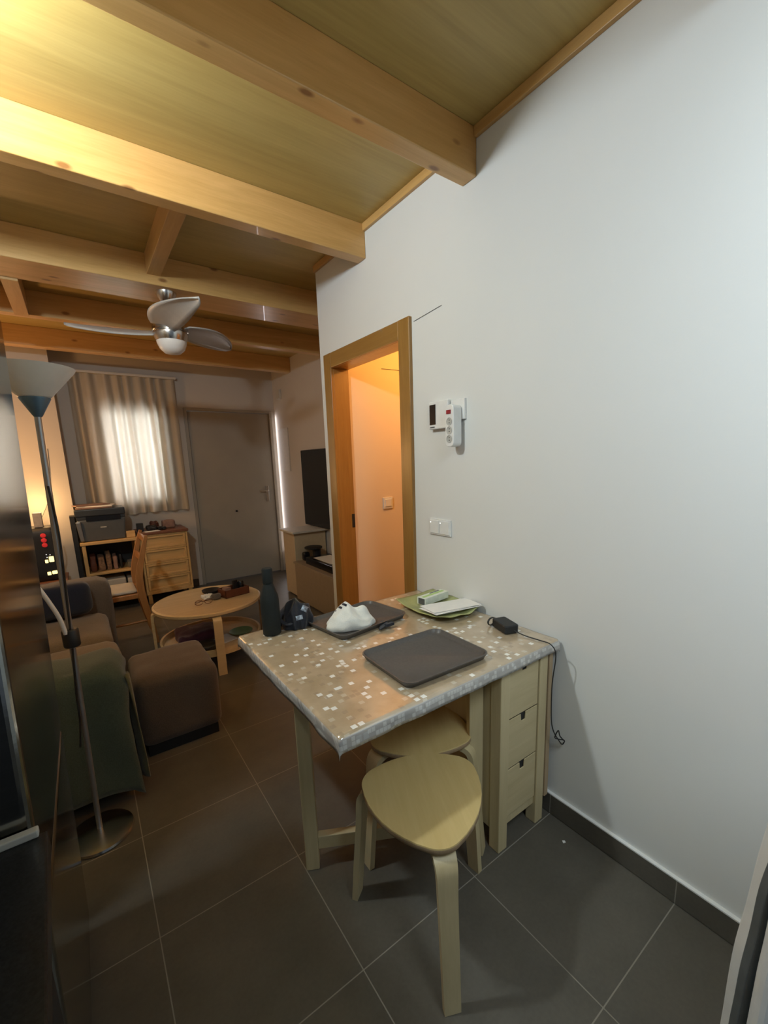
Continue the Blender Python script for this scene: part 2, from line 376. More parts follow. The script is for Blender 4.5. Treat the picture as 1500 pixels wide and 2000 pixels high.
# ------------------------------------------------------------------ the setting
W = 1.3557; YC = 2.62; XT = 2.12; YF = 5.45; ZC = 2.609; ZB = 2.449
struct('floor', add_box(BM(), -1.2, 3.6, -1.6, 5.9, -0.1, 0.0), 'tile')
struct('ceiling', add_box(BM(), -1.2, XT + .1, -1.6, YF + .1, ZC, ZC + .1), 'ceil')
bm = BM(); DY0, DY1, DZ = 1.765, 2.46, 1.985
wall_holes_x(bm, W, W + .10, -1.6, YC, 0, ZC, DY0 - .015, DY1 + .015, 0, DZ + .015); 
struct('wall_right', bm, 'wall')
struct('wall_hall', add_box(BM(), W + .10, 3.3, 2.475, YC, 0, ZC), 'wallhall')
struct('wall_hall_end', add_box(BM(), 3.3, 3.4, 0.9, YC, 0, ZC), 'wallhall')
struct('wall_hall_near', add_box(BM(), W + .1, 3.3, 0.8, 0.9, 0, ZC), 'wallhall')
struct('ceiling_hall', add_box(BM(), W + .1, 3.3, 0.9, 2.475, 2.45, 2.55), 'wall')
struct('wall_light_blocker', add_box(BM(), -1.1, -.20, 1.485, 1.56, 0, 2.30), 'wall')  # unseen stub added to shade the living-room floor from the kitchen light
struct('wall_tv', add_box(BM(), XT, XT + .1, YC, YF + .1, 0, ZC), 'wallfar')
bm = BM()                                                   # front wall: window hole and door hole
WX0, WX1, WZ0, WZ1 = 0.27, 0.80, 1.07, 2.04; FX0, FX1, FZ = 1.055, 2.075, 2.075
y0, y1 = YF, YF + .12
add_box(bm, -1.1, WX0, y0, y1, 0, ZC); add_box(bm, WX0, WX1, y0, y1, 0, WZ0); add_box(bm, WX0, WX1, y0, y1, WZ1, ZC)
add_box(bm, WX1, FX0, y0, y1, 0, ZC); add_box(bm, FX0, FX1, y0, y1, FZ, ZC); add_box(bm, FX1, XT, y0, y1, 0, ZC)
struct('wall_front', bm, 'wallfar')
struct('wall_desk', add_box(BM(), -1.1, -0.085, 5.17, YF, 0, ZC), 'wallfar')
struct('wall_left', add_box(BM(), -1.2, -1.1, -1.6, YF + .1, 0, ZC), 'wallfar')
# skirting tiles
struct('baseboard_right', add_box(BM(), W - .013, W, -1.6, DY0 - .09, 0.002, .087), 'tileb', .002)
struct('baseboard_right_corner', add_box(BM(), W - .013, W, DY1 + .09, YC + .012, 0.002, .087), 'tileb', .002)
struct('baseboard_tv', add_box(BM(), XT - .013, XT, YC + .013, YF, 0.002, .087), 'tileb', .002)
bm = BM(); add_box(bm, WX1, FX0 - .05, YF - .013, YF, 0.002, .087)
struct('baseboard_front', bm, 'tileb', .002)
struct('trim_13', add_box(BM(), W - .0135, W, -1.6, DY0 - .09, .087, .0915), 'white')
# wood ceiling beams
BY = [(0.435, 0.505), (1.272, 1.345), (2.045, 2.118), (2.965, 3.26), (3.93, 4.01), (4.85, 4.94)]
for i, (a, b) in enumerate(BY):
    xe = W if b < YC else XT
    o = struct('trim_%d' % (i + 1), add_box(BM(), -1.1, xe, a, b, ZB, ZC), 'beam', .004)
edges = [-1.6] + [v for p in BY[:3] for v in p] + [YC]
for i in range(0, len(edges), 2):
    struct('trim_%d' % (7 + i // 2), add_box(BM(), W - .016, W, edges[i], edges[i + 1], ZC - .036, ZC), 'trimwood', .002)
struct('trim_11', add_box(BM(), 0.465, 0.535, 2.118, 2.965, ZC - .11, ZC), 'trimwood', .002)
struct('trim_12', add_box(BM(), -0.20, -0.125, 3.26, 3.93, ZB - .012, ZC), 'trimwood', .002)
# window and front door
bm = BM()
for a in (WX0, (WX0 + WX1) / 2 - .02, WX1 - .04): add_box(bm, a, a + .04, YF + .05, YF + .09, WZ0, WZ1)
add_box(bm, WX0, WX1, YF + .05, YF + .09, WZ0, WZ0 + .04); add_box(bm, WX0, WX1, YF + .05, YF + .09, WZ1 - .04, WZ1)
o = struct('window_1', bm, 'white', .003)
build('window_pane', add_box(BM(), WX0 + .03, WX1 - .03, YF + .066, YF + .072, WZ0 + .03, WZ1 - .03), 'glass', o)
d1 = struct('door_1', add_box(BM(), FX0 + .035, FX1 - .035, YF + .01, YF + .05, 0.008, FZ - .03), 'doorpaint', .003)
bm = BM(); add_box(bm, FX0 - .005, FX0 + .03, YF - .012, YF + .06, 0, FZ + .005); add_box(bm, FX1 - .03, FX1 + .005, YF - .012, YF + .06, 0, FZ + .005); add_box(bm, FX0 + .03, FX1 - .03, YF - .012, YF + .06, FZ - .025, FZ + .005)
build('door_frame', bm, 'doorpaint', d1, bevel=.003)
bm = BM(); add_box(bm, 1.925, 1.965, YF - .002, YF + .01, .95, 1.15)
h = build('door_handle', bm, 'chrome', d1, bevel=.004)
bm = BM(); add_tube(bm, [(1.945, YF, 1.09), (1.945, YF - .045, 1.09), (1.93, YF - .052, 1.09), (1.83, YF - .052, 1.09)], .010, 8); build('lever', bm, 'chrome', h, smooth=40)
build('peephole', add_lathe(BM(), [(0, YF - .004), (.012, YF - .004), (.012, YF + .012), (0, YF + .012)], 0, 0, 12), 'black', d1)
ph = d1.children[-1]
for v in ph.data.vertices: x, y, z = v.co; v.co = (1.535 + x, z, 0.86 + y)

# inner door frame in the right wall
bm = BM(); TW = 0.088
def jamb_side(y_in, s):
    a, b = sorted((y_in, y_in + s * TW)); add_box(bm, W - .018, W + .004, a, b, 0, DZ + .0005)
add_box(bm, W - .018, W + .004, DY0 - TW, DY0, 0, DZ + TW); add_box(bm, W - .018, W + .004, DY1, DY1 + TW, 0, DZ + TW)
d2 = struct('door_2', bm, 'frame', .004)
build('header', add_box(BM(), W - .016, W + .004, DY0, DY1, DZ, DZ + TW), 'frameh', d2, bevel=.004)
bm = BM(); add_box(bm, W + .002, W + .108, DY0 - .015, DY0, 0, DZ); add_box(bm, W + .002, W + .108, DY1 - .0, DY1 + .015, 0, DZ); add_box(bm, W + .002, W + .108, DY0 - .015, DY1 + .015, DZ, DZ + .015)
build('jamb', bm, 'frame', d2, bevel=.001)
bm = BM(); add_box(bm, W + .085, W + .105, DY1 - .004, DY1 + .001, .98, 1.07); build('strike_plate', bm, 'black', d2)

# ------------------------------------------------------------------ gateleg table
TX0, TX1, TY0, TY1 = 1.04, 1.30, 0.852, 1.64
tb = thing('gateleg_table', (1.17, 1.2, 0), 'pale birch gateleg dining table with drawers standing against the white wall', 'table')
LW = .046
for (x, y) in ((TX0, TY0), (TX1 - LW, TY0), (TX0, TY1 - LW), (TX1 - LW, TY1 - LW)):
    build('leg', add_box(BM(), x, x + LW, y, y + LW, 0, .722), 'birch', tb, bevel=.003)
bm = BM()
for a in (TX0 + .004, TX1 - .018): add_box(bm, a, a + .014, TY0 + LW, TY1 - LW, .075, .722)
add_box(bm, TX0 + LW, TX1 - LW, TY0 + .012, TY0 + .03, .085, .125); add_box(bm, TX0 + LW, TX1 - LW, TY0 + .012, TY0 + .03, .705, .722)
add_box(bm, TX0 + LW, TX1 - LW, TY1 - .03, TY1 - .012, .085, .722); add_box(bm, TX0 + .01, TX1 - .01, TY0 + .03, TY1 - .03, .085, .10)
build('cabinet_body', bm, 'birch', tb, bevel=.002)
for k in range(3):
    z1 = .704 - k * .195; z0 = z1 - .19; xa, xb = TX0 + LW + .003, TX1 - LW - .003; xm = (xa + xb) / 2
    bm = BM()
    # front board with a notch cut in its upper edge
    pts = [(xa, z0), (xb, z0), (xb, z1), (xm + .0135, z1), (xm + .011, z1 - .028), (xm - .011, z1 - .028), (xm - .0135, z1), (xa, z1)]
    a = [bm.verts.new((x, TY0 + .006, z)) for x, z in pts]; b = [bm.verts.new((x, TY0 + .010, z)) for x, z in pts]
    bm.faces.new(a); bm.faces.new(b[::-1])
    for i in range(8): bm.faces.new((a[i], b[i], b[(i + 1) % 8], a[(i + 1) % 8]))
    add_box(bm, xa + .004, xb - .004, TY0 + .06, TY0 + .36, z0 + .01, z0 + .02)
    dr = build('drawer', bm, 'birchx', tb, bevel=.0015)
    build('notch_shade_plate', add_box(BM(), xm - .016, xm + .016, TY0 + .0105, TY0 + .014, z1 - .034, z1 + .001), 'black', dr)  # black plate behind the cut, standing in for the shade inside it
build('tabletop', add_box(BM(), TX0 - .005, TX1 + .034, .845, 1.648, .722, .7415), 'birchx', tb, bevel=.003)
build('raised_leaf', add_box(BM(), .432, TX0 - .008, .845, 1.648, .722, .7415), 'birchx', tb, bevel=.003)
build('folded_leaf', add_box(BM(), TX1 + .010, TX1 + .033, .853, 1.64, .09, .718), 'leafwood', tb, bevel=.003)
# gate leg swung out under the leaf
gx0, gy0, gx1, gy1 = 1.014, .945, .492, 1.228
ga = math.atan2(gy1 - gy0, gx1 - gx0)
def gate_box(s0, s1, z0, z1, t=.02):
    L_ = math.hypot(gx1 - gx0, gy1 - gy0); ux, uy = math.cos(ga), math.sin(ga); nx, ny = -uy, ux
    P = lambda s, n_: (gx0 + ux * s + nx * n_, gy0 + uy * s + ny * n_)
    q = [P(s0, -t), P(s1, -t), P(s1, t), P(s0, t)]
    return add_hex(BM(), [(*p, z0) for p in q] + [(*p, z1) for p in q])
GL = math.hypot(gx1 - gx0, gy1 - gy0)
build('gate_leg', gate_box(GL - .022, GL + .024, 0, .718, .022), 'birch', tb, bevel=.003)
build('gate_post', gate_box(-.024, .026, .06, .718, .018), 'birch', tb, bevel=.003)
build('gate_rail', gate_box(.026, GL - .022, .075, .125, .014), 'birchx', tb, bevel=.002)
build('gate_rail', gate_box(.026, GL - .022, .66, .705, .014), 'birchx', tb, bevel=.002)

# cloth on the table ---------------------------------------------------
def cloth():
    bm = BM(); X0, X1, Y0, Y1, Z = .424, 1.340, .838, 1.656, .7455; D = .040
    nx, ny = 90, 80; g = {}
    us = [X0 - D + (X1 - X0 + 2 * D) * i / nx for i in range(nx + 1)]; vs = [Y0 - D + (Y1 - Y0 + 2 * D) * j / ny for j in range(ny + 1)]
    for i, u in enumerate(us):
        for j, v in enumerate(vs):
            ex = max(X0 - u, 0, u - X1); ey = max(Y0 - v, 0, v - Y1)
            sx = -1 if u < X0 else 1; sy = -1 if v < Y0 else 1
            if u > X1: ex *= .5
            drop = max(ex, ey) + .45 * min(ex, ey)
            fl = .08 + .12 * noise.noise(Vector((u * 14, v * 14, 3)))
            x = min(max(u, X0), X1) + (sx * ex * fl if ex else 0); y = min(max(v, Y0), Y1) + (sy * ey * fl if ey else 0)
            z = Z - drop * .95 + (0.0015 * (noise.noise(Vector((u * 11, v * 11, 0))) + 1) if drop < 1e-4 else 0) 
            g[i, j] = bm.verts.new((min(x, W - .004), y, z))
    for i in range(nx):
        for j in range(ny): bm.faces.new((g[i, j], g[i + 1, j], g[i + 1, j + 1], g[i, j + 1]))
    o = solid('tablecloth', bm, 'cloth', 'beige plastic tablecloth with scattered small white squares on the gateleg table', 'tablecloth', smooth=60)
    m_ = o.modifiers.new('thick', 'SOLIDIFY'); m_.thickness = .0012; m_.offset = 1
cloth(); TZ = .7495

# ------------------------------------------------------------------ stools
def tri_outline(R, n=48, k=1.0):           # Reuleaux triangle swollen by a disc: always convex
    wd, rc = .21, R - .21 / math.sqrt(3) + .018
    vt = [Vector((wd / math.sqrt(3) * math.cos(2 * PI * q / 3), wd / math.sqrt(3) * math.sin(2 * PI * q / 3))) for q in range(3)]
    out = []
    for i in range(n):
        t = 2 * PI * i / n; d = Vector((math.cos(t), math.sin(t)))
        q = min(range(3), key=lambda q: -d.dot(vt[q]))
        if d.angle(vt[q]) <= math.radians(30.01): p = vt[q] + d * rc
        else:
            o_ = min(range(3), key=lambda m: d.dot(vt[m])); p = vt[o_] + d * (wd + rc)
        out.append((p.x * k, p.y * k))
    return out
def make_stool(label):
    t = thing('three_legged_stool', (0, 0, 0), label, 'stool', 'bentwood stools at the gateleg table')
    bm = BM(); R = .178
    prof = [(.985, .432), (1.0, .435), (1.0, .448), (.992, .451), (.5, .450)]
    rings = [[bm.verts.new((x, y, z)) for x, y in tri_outline(R, k=k)] for k, z in prof]
    for a, b in zip(rings, rings[1:]):
        for i in range(48): bm.faces.new((a[i], a[(i + 1) % 48], b[(i + 1) % 48], b[i]))
    bm.faces.new(rings[0][::-1]); bm.faces.new(rings[-1])
    bm.faces.ensure_lookup_table()
    s = build('seat', bm, ['ply', 'plyedge'], t, smooth=50)
    for i, p in enumerate(s.data.polygons):
        if i < 96: p.material_index = 1
    for k in range(3):
        a = 2 * PI * k / 3; c, sn = math.cos(a), math.sin(a)
        path = [(.06, .421), (.13, .421), (.165, .419), (.186, .411), (.198, .396), (.204, .370), (.209, .30), (.224, .15), (.238, .0)]
        pts = spline([(r * c, r * sn, z) for r, z in path], 5)
        n_ = len(pts)
        bm = BM(); add_tube(bm, pts, 0, side=(-sn, c, 0), rect=([.062 - .018 * max(0, (i / n_ - .3)) / .7 for i in range(n_)], .019))
        for v in bm.verts: v.co.z = max(v.co.z, 0)
        build('leg', bm, 'birch', t, smooth=40)
    return t
def copy_tree(o, parent=None):
    c = o.copy(); COL.objects.link(c)
    if parent is not None: c.parent = parent
    for ch in list(o.children): copy_tree(ch, c)
    return c
st1 = make_stool('front birch bentwood stool with a rounded triangular seat, nearest the camera')
st1.location = (.697, .846, 0); st1.rotation_euler = (0, 0, math.radians(-115))
st2 = copy_tree(st1); st2['label'] = 'rear birch bentwood stool pushed further under the table behind the front stool'
st2.location = (.885, 1.106, 0); st2.rotation_euler = (0, 0, math.radians(60))

# ------------------------------------------------------------------ things on the table
def make_tray(label, cx, cy, w_, h_, rot, z=TZ, tilt=0):
    bm = BM(); rings = []
    for dw, r, zz in ((-.030, .022, 0), (-.022, .026, .001), (-.008, .034, .014), (0, .038, .018), (0, .038, .021), (-.010, .034, .021), (-.022, .028, .012), (-.036, .022, .005)):
        rings.append([bm.verts.new((x, y, zz)) for x, y in rrect(0, 0, w_ + dw * 1.0, h_ + dw * 1.0, r, 6)])
    n = len(rings[0])
    for a, b in zip(rings, rings[1:]):
        for i in range(n): bm.faces.new((a[i], a[(i + 1) % n], b[(i + 1) % n], b[i]))
    bm.faces.new(rings[0][::-1]); bm.faces.new(rings[-1])
    o = solid('serving_tray', bm, 'tray', label, 'tray', 'grey brown serving trays on the table', smooth=50)
    o.location = (cx, cy, z); o.rotation_euler = (tilt, 0, rot); return o
make_tray('empty dark grey serving tray lying alone near the front edge of the tablecloth', .862, 1.035, .350, .285, math.radians(-1.5))
make_tray('dark serving tray at the back of the table with the white cap lying on it', .868, 1.478, .355, .262, math.radians(8))

# black bottle
bo = thing('water_bottle', (.537, 1.585, TZ), 'tall matte black steel water bottle on the far left corner of the table', 'bottle')
build('bottle_body', add_lathe(BM(), [(0, TZ), (.031, TZ), (.0345, TZ + .004), (.036, TZ + .05), (.036, TZ + .135), (.034, TZ + .155), (.026, TZ + .182), (.0195, TZ + .203), (.018, TZ + .208), (0, TZ + .208)], .537, 1.585, 40), 'bottle', bo, smooth=50)
build('bottle_cap', add_lathe(BM(), [(0, TZ + .209), (.020, TZ + .209), (.0205, TZ + .212), (.0205, TZ + .262), (.018, TZ + .267), (0, TZ + .268)], .537, 1.585, 40), 'bottle', bo, smooth=40)

# caps
def make_cap(name, cx, cy, z, rx, ry, h_, rot, seed, mat, label, amp=.012, parent_cat='cap', humps=None):
    t = thing(name, (cx, cy, z), label, parent_cat)
    bm = BM(); tmp = bmesh.new(); bmesh.ops.create_uvsphere(tmp, u_segments=64, v_segments=40, radius=1)
    mp = {}
    for v in tmp.verts:
        p = v.co.copy(); zz = p.z
        q = Vector((p.x * rx, p.y * ry, 0)); base = max(zz, -.25) 
        zc = h_ * (base + .25) / 1.25
        sq = 1.0 + .10 * noise.noise(Vector((p.x * 1.6 + seed, p.y * 1.6, zz * 1.4)))
        q *= sq
        fold = noise.noise(Vector((p.x * 1.7 + seed * 3, p.y * 1.5 - seed, zz * 1.0))) 
        ridge = 1 - abs(noise.noise(Vector((p.x * 1.1 + p.y * .5 + seed, p.y * 1.7 - p.x * .4 + 5, zz * .8)))) * 2.4
        k = max(0, zz + .3)
        zc = zc * (1 + .30 * fold) + amp * ridge * k * .6
        if humps:
            zc *= .50 + sum(hh * math.exp(-((p.x - hx) ** 2 + (p.y - hy) ** 2) / hr) for hx, hy, hr, hh in humps)
            cr = abs(math.sin(5.2 * p.x + 3.4 * p.y + 2.0 * zz + 1.5 * noise.noise(Vector((p.x * 1.5, p.y * 1.5, seed)))))
            zc -= .007 * (1 - cr) ** 4 * k * min(1, max(0, p.x + .75))
        q += Vector((p.x, p.y, 0)).normalized() * amp * 1.1 * ridge * (1 - zz * zz) if (p.x or p.y) else Vector()
        R = Matrix.Rotation(rot, 3, 'Z'); q = R @ Vector((q.x, q.y, 0))
        mp[v] = bm.verts.new((cx + q.x, cy + q.y, z + max(zc, 0.0)))
    for f in tmp.faces: bm.faces.new([mp[v] for v in f.verts])
    tmp.free()
    build('crown', bm, mat, t, smooth=70)
    return t
cz = TZ + .006
wc = make_cap('baseball_cap', .812, 1.438, cz, .090, .066, .092, math.radians(-8), 2.3, 'capwhite', 'crumpled white baseball cap with dark stripes lying on the rear tray', .010, humps=[(-.42, .10, .65, .42), (.20, .15, .18, .20), (.66, -.20, .12, .26)])
crown = wc.children[0]
import mathutils
def drape_strip(obj, p0, p1, width, name, mat, parent, lift=.0012, n=14, m_=3, frm=None):
    """a strip laid on the surface of obj, projected from the point frm"""
    bv = mathutils.bvhtree.BVHTree.FromPolygons([v.co for v in obj.data.vertices], [tuple(p.vertices) for p in obj.data.polygons])
    frm = Vector(frm); p0 = Vector(p0); p1 = Vector(p1); side = (p1 - p0).cross(frm - p0).normalized()
    bm = BM(); g = {}; ok = True
    for i in range(n + 1):
        for j in range(m_ + 1):
            t_ = p0.lerp(p1, i / n) + side * width * (j / m_ - .5); d = (t_ - frm).normalized()
            hit, nr, _, _ = bv.ray_cast(frm, d)
            g[i, j] = bm.verts.new(hit - d * lift) if hit is not None else None
    for i in range(n):
        for j in range(m_):
            q = [g[i, j], g[i + 1, j], g[i + 1, j + 1], g[i, j + 1]]
            if all(q): bm.faces.new(q)
    o = build(name, bm, mat, parent, smooth=60); s = o.modifiers.new('thick', 'SOLIDIFY'); s.thickness = .0008; s.offset = 0; return o
# three dark slanted stripes on the side of the crown
for a_, b_ in (((.757, 1.515, .825), (.762, 1.462, .825)), ((.789, 1.530, .825), (.794, 1.474, .825)), ((.821, 1.540, .825), (.825, 1.488, .825))):
    drape_strip(crown, a_, b_, .0095, 'stripe', 'capblack', wc, frm=(0, 0, 1.405))
bm = BM(); a0 = math.radians(-38)
pts = []
for i in range(25):
    t_ = -1.05 + 2.1 * i / 24
    pts.append((.862 + .062 * math.cos(a0 + t_) + .022 * math.cos(a0), 1.395 + .062 * math.sin(a0 + t_) + .022 * math.sin(a0)))
add_prism(bm, pts, cz + .008, cz + .012, lambda x, y, z: (x, y, z - 1.2 * ((x - .90) * math.sin(a0) - (y - 1.36) * math.cos(a0)) ** 2 * 3))
build('visor', bm, 'capblack', wc, bevel=.001)
bm = BM(); add_box(bm, .905, .945, 1.318, 1.334, cz + .004, cz + .016, math.radians(4)); build('strap', bm, 'capblack', wc, bevel=.002)

nc = make_cap('baseball_cap', .650, 1.615, TZ + .001, .056, .060, .100, math.radians(20), 5.1, 'capblack', 'crumpled dark navy cap with pale blue patches beside the black bottle', .016)
c2 = nc.children[0]
drape_strip(c2, (.700, 1.66, .80), (.706, 1.615, .80), .024, 'patch', 'patch', nc, frm=(0, 0, 1.405))
drape_strip(c2, (.636, 1.575, .79), (.665, 1.575, .79), .018, 'patch', 'patch', nc, frm=(0, 0, 1.405))
bm = BM(); pts = [(.600 + .045 * math.cos(t), 1.600 + .050 * math.sin(t)) for t in [math.radians(95 + 190 * i / 16) for i in range(17)]]
add_prism(bm, pts, TZ + .012, TZ + .016, lambda x, y, z: (x, y, z + .06 - abs(y - 1.60) * .9)); build('visor', bm, 'capblack', nc)

# green mat with its upturned edges, box and papers on it
bm = BM(); g = {}; nx = ny = 22
for i in range(nx + 1):
    for j in range(ny + 1):
        u = -1 + 2 * i / nx; v = -1 + 2 * j / ny
        x = u * .130 * (1 - .10 * v * v); y = v * .175 * (1 - .12 * u * u)
        z = .010 + .022 * (u * u + v * v) * .6 + .006 * noise.noise(Vector((u * 2, v * 2, 0)))
        R = Matrix.Rotation(math.radians(1), 2); p = R @ Vector((x, y))
        g[i, j] = bm.verts.new((1.225 + p.x, 1.375 + p.y, TZ - .004 + z))
for i in range(nx):
    for j in range(ny): bm.faces.new((g[i, j], g[i + 1, j], g[i + 1, j + 1], g[i, j + 1]))
o = solid('placemat', bm, 'greenmat', 'pale green curled plastic mat on the table beside the wall', 'placemat', smooth=60)
s = o.modifiers.new('thick', 'SOLIDIFY'); s.thickness = .002; s.offset = 0
bx = thing('medicine_box', (1.235, 1.435, TZ + .02), 'small white and green carton box lying on the green mat', 'box')
r_ = math.radians(7)
build('carton', add_box(BM(), 1.165, 1.325, 1.400, 1.450, TZ + .020, TZ + .052, r_), 'boxpaper', bx, bevel=.001)
build('green_band', add_box(BM(), 1.175, 1.315, 1.417, 1.432, TZ + .0521, TZ + .0527, r_, (1.245, 1.425, 0)), 'boxgreen', bx)
build('printed_panel', add_box(BM(), 1.1644, 1.1652, 1.404, 1.442, TZ + .022, TZ + .050, r_, (1.245, 1.425, 0)), 'boxgrey', bx)
build('printed_lines', add_box(BM(), 1.24, 1.305, 1.437, 1.445, TZ + .0521, TZ + .0527, r_, (1.245, 1.425, 0)), 'boxgrey', bx)
for k, (rz, dx, dy) in enumerate(((-2, 0, 0), (3, -.004, .006), (-5, .006, .010))):
    bm = BM(); add_box(bm, -.120, .120, -.063, .063, 0, .0008)
    o = solid('paper_sheet', bm, 'paper', ['lowest white sheet under the folded papers on the green mat', 'middle white sheet of the papers on the green mat', 'topmost white sheet of paper in front of the carton on the green mat'][k], 'paper', 'papers on the green mat')
    o.location = (1.226 + dx, 1.285 + dy, TZ + .030 + k * .002); o.rotation_euler = (math.radians(-3), math.radians(1), math.radians(-6 + rz))
# power adapter and cable
pa = thing('power_adapter', (1.245, 1.02, TZ), 'black power adapter with a coiled cord near the wall on the tablecloth', 'power adapter')
bm = BM(); add_prism(bm, rrect(1.262, 1.022, .060, .100, .010, 4, math.radians(-18)), TZ + .001, TZ + .033)
build('adapter_body', bm, 'black', pa, bevel=.004)
bm = BM(); cp = []
for i in range(60):
    a = 2 * PI * i / 19; cp.append((1.252 + .020 * math.cos(a), 1.079 + .006 * (i / 60), TZ + .018 + .015 * math.sin(a)))
add_tube(bm, cp, .002, 6); build('cord_coil', bm, 'black', pa, smooth=60)
bm = BM()
add_tube(bm, spline([(1.256, .975, TZ + .012), (1.262, .93, TZ + .004), (1.268, .87, TZ + .004), (1.272, .826, TZ + .001), (1.274, .806, .715), (1.278, .818, .60), (1.284, .820, .47), (1.292, .815, .41), (1.325, .81, .355), (1.340, .805, .335), (1.345, .80, .352), (1.322, .81, .362), (1.305, .815, .375), (1.318, .81, .400), (1.330, .81, .372), (1.343, .80, .352)], 6), .0022, 6)
build('cable', bm, 'black', pa, smooth=60)

# ------------------------------------------------------------------ things on the right wall
th = thing('thermostat', (W, 1.47, 1.59), 'white square thermostat with a dark display on the wall, left of the power strip', 'thermostat')
build('case', add_box(BM(), W - .026, W, 1.408, 1.535, 1.545, 1.665), 'white', th, bevel=.004)
build('display', add_box(BM(), W - .028, W - .0255, 1.488, 1.527, 1.565, 1.652), 'blackgloss', th)
build('grille', add_box(BM(), W - .028, W - .0255, 1.495, 1.525, 1.552, 1.556), 'gasket', th)
pl = thing('socket_plate', (W, 1.36, 1.61), 'white square wall plate partly behind the power strip', 'wall plate')
build('plate', add_box(BM(), W - .012, W, 1.322, 1.405, 1.575, 1.66), 'white', pl, bevel=.002)
ps = thing('power_strip', (W, 1.365, 1.55), 'white three-socket power strip with a red switch hanging upright on the wall', 'power strip')
bm = BM(); add_prism(bm, rrect(1.362, 1.548, .052, .175, .020, 6), W - .062, W - .014, lambda y, z, x: (x, y, z)); build('strip_body', bm, 'white', ps, bevel=.004)
sw = build('rocker_switch', add_box(BM(), W - .0655, W - .060, 1.352, 1.378, 1.597, 1.613), 'red', ps, bevel=.001); sw['label'] = 'red rocker switch'
for k in range(3):
    bm = BM(); zc_ = 1.566 - k * .036; prof = [(.017, W - .0635), (.0175, W - .062), (.014, W - .061)]
    for (r0, x0_), (r1, x1_) in (((.0165, W - .0640), (.0135, W - .0640)),):
        ra = [bm.verts.new((x0_, 1.362 + r0 * math.cos(t), zc_ + r0 * math.sin(t))) for t in [2 * PI * i / 24 for i in range(24)]]
        rb = [bm.verts.new((x1_, 1.362 + r1 * math.cos(t), zc_ + r1 * math.sin(t))) for t in [2 * PI * i / 24 for i in range(24)]]
        rc = [bm.verts.new((W - .0622, 1.362 + r1 * .95 * math.cos(t), zc_ + r1 * .95 * math.sin(t))) for t in [2 * PI * i / 24 for i in range(24)]]
        for i in range(24):
            j = (i + 1) % 24; bm.faces.new((ra[i], ra[j], rb[j], rb[i])); bm.faces.new((rb[i], rb[j], rc[j], rc[i]))
        bm.faces.new(rc)
    so = build('socket', bm, 'paletrim', ps, smooth=40)
    for dz in (-.0055, .0055): build('contact_hole', add_box(BM(), W - .0632, W - .0618, 1.3600, 1.3640, zc_ + dz - .002, zc_ + dz + .002), 'black', so)
ls = thing('light_switch', (W, 1.49, 1.09), 'white double light switch on the wall right of the wooden door frame', 'light switch')
build('plate', add_box(BM(), W - .008, W, 1.415, 1.562, 1.055, 1.132), 'white', ls, bevel=.002)
for a in (1.422, 1.490): build('rocker', add_box(BM(), W - .012, W - .007, a, a + .064, 1.062, 1.125), 'white', ls, bevel=.002)
for a in (1.478, 1.546): build('indicator', add_box(BM(), W - .0135, W - .0115, a, a + .005, 1.112, 1.117), 'whiteled', ls)
hs = thing('light_switch', (1.74, 2.475, 1.12), 'single light switch on the orange-lit wall seen through the doorway', 'light switch')
build('plate', add_box(BM(), 1.705, 1.785, 2.465, 2.475, 1.08, 1.16), 'white', hs, bevel=.002)
build('rocker', add_box(BM(), 1.718, 1.772, 2.460, 2.466, 1.095, 1.148), 'white', hs, bevel=.002)
solid('wall_cord', add_tube(BM(), [(W - .002, 1.66, 2.045), (W - .002, 1.47, 2.06)], .0012, 6), 'gasket', 'thin grey line running along the white wall beside the top of the door frame', 'cord')
solid('conduit_cord', add_tube(BM(), [(1.73, 2.473, 2.02), (1.92, 2.473, 2.025)], .0018, 6), 'gasket', 'thin line high on the orange-lit wall inside the doorway', 'cord')
solid('paper_scrap', add_prism(BM(), [(1.262, .735), (1.272, .731), (1.276, .738), (1.268, .744)], .001, .003), 'paper', 'tiny white paper scrap on the floor by the skirting', 'scrap')

# ------------------------------------------------------------------ fridge and counter on the left
fr = thing('fridge', (-.42, 1.1, 0), 'tall stainless steel fridge at the left edge, its glossy door seen edge-on', 'fridge')
FX, FY0, FY1, FH = -.128, .80, 1.455, 1.775
tilt = lambda z: .028 * (z - .9) / .9
def fbox(x0, x1, y0, y1, z0, z1): return add_hex(BM(), [(x0 + tilt(z0), y0, z0), (x1 + tilt(z0), y0, z0), (x1 + tilt(z0), y1, z0), (x0 + tilt(z0), y1, z0), (x0 + tilt(z1), y0, z1), (x1 + tilt(z1), y0, z1), (x1 + tilt(z1), y1, z1), (x0 + tilt(z1), y1, z1)])
build('cabinet', fbox(-.74, FX - .062, FY0, FY1, .03, FH), 'fridgeside', fr, bevel=.006)
build('gasket', fbox(FX - .062, FX - .050, FY0 + .01, FY1 - .01, .06, FH - .01), 'gasket', fr)
build('upper_door', fbox(FX - .050, FX, FY0, FY1, .70, FH), 'steel', fr, bevel=.012, seg=4)
build('lower_door', fbox(FX - .050, FX, FY0, FY1, .06, .690), 'steel', fr, bevel=.012, seg=4)
build('door_trim', fbox(FX - .056, FX - .050, FY0 - .004, FY0 + .004, .90, 1.22), 'paletrim', fr)
ct = thing('kitchen_counter', (-.42, .2, 0), 'black speckled kitchen counter in the lower left corner beside the fridge', 'counter')
bm = BM(); add_hex(bm, [(-.75, -.5, .83), (-.055, -.5, .83), (-.112, .785, .83), (-.75, .785, .83), (-.75, -.5, .86), (-.055, -.5, .86), (-.112, .785, .86), (-.75, .785, .86)])
build('worktop', bm, 'granite', ct, bevel=.003)
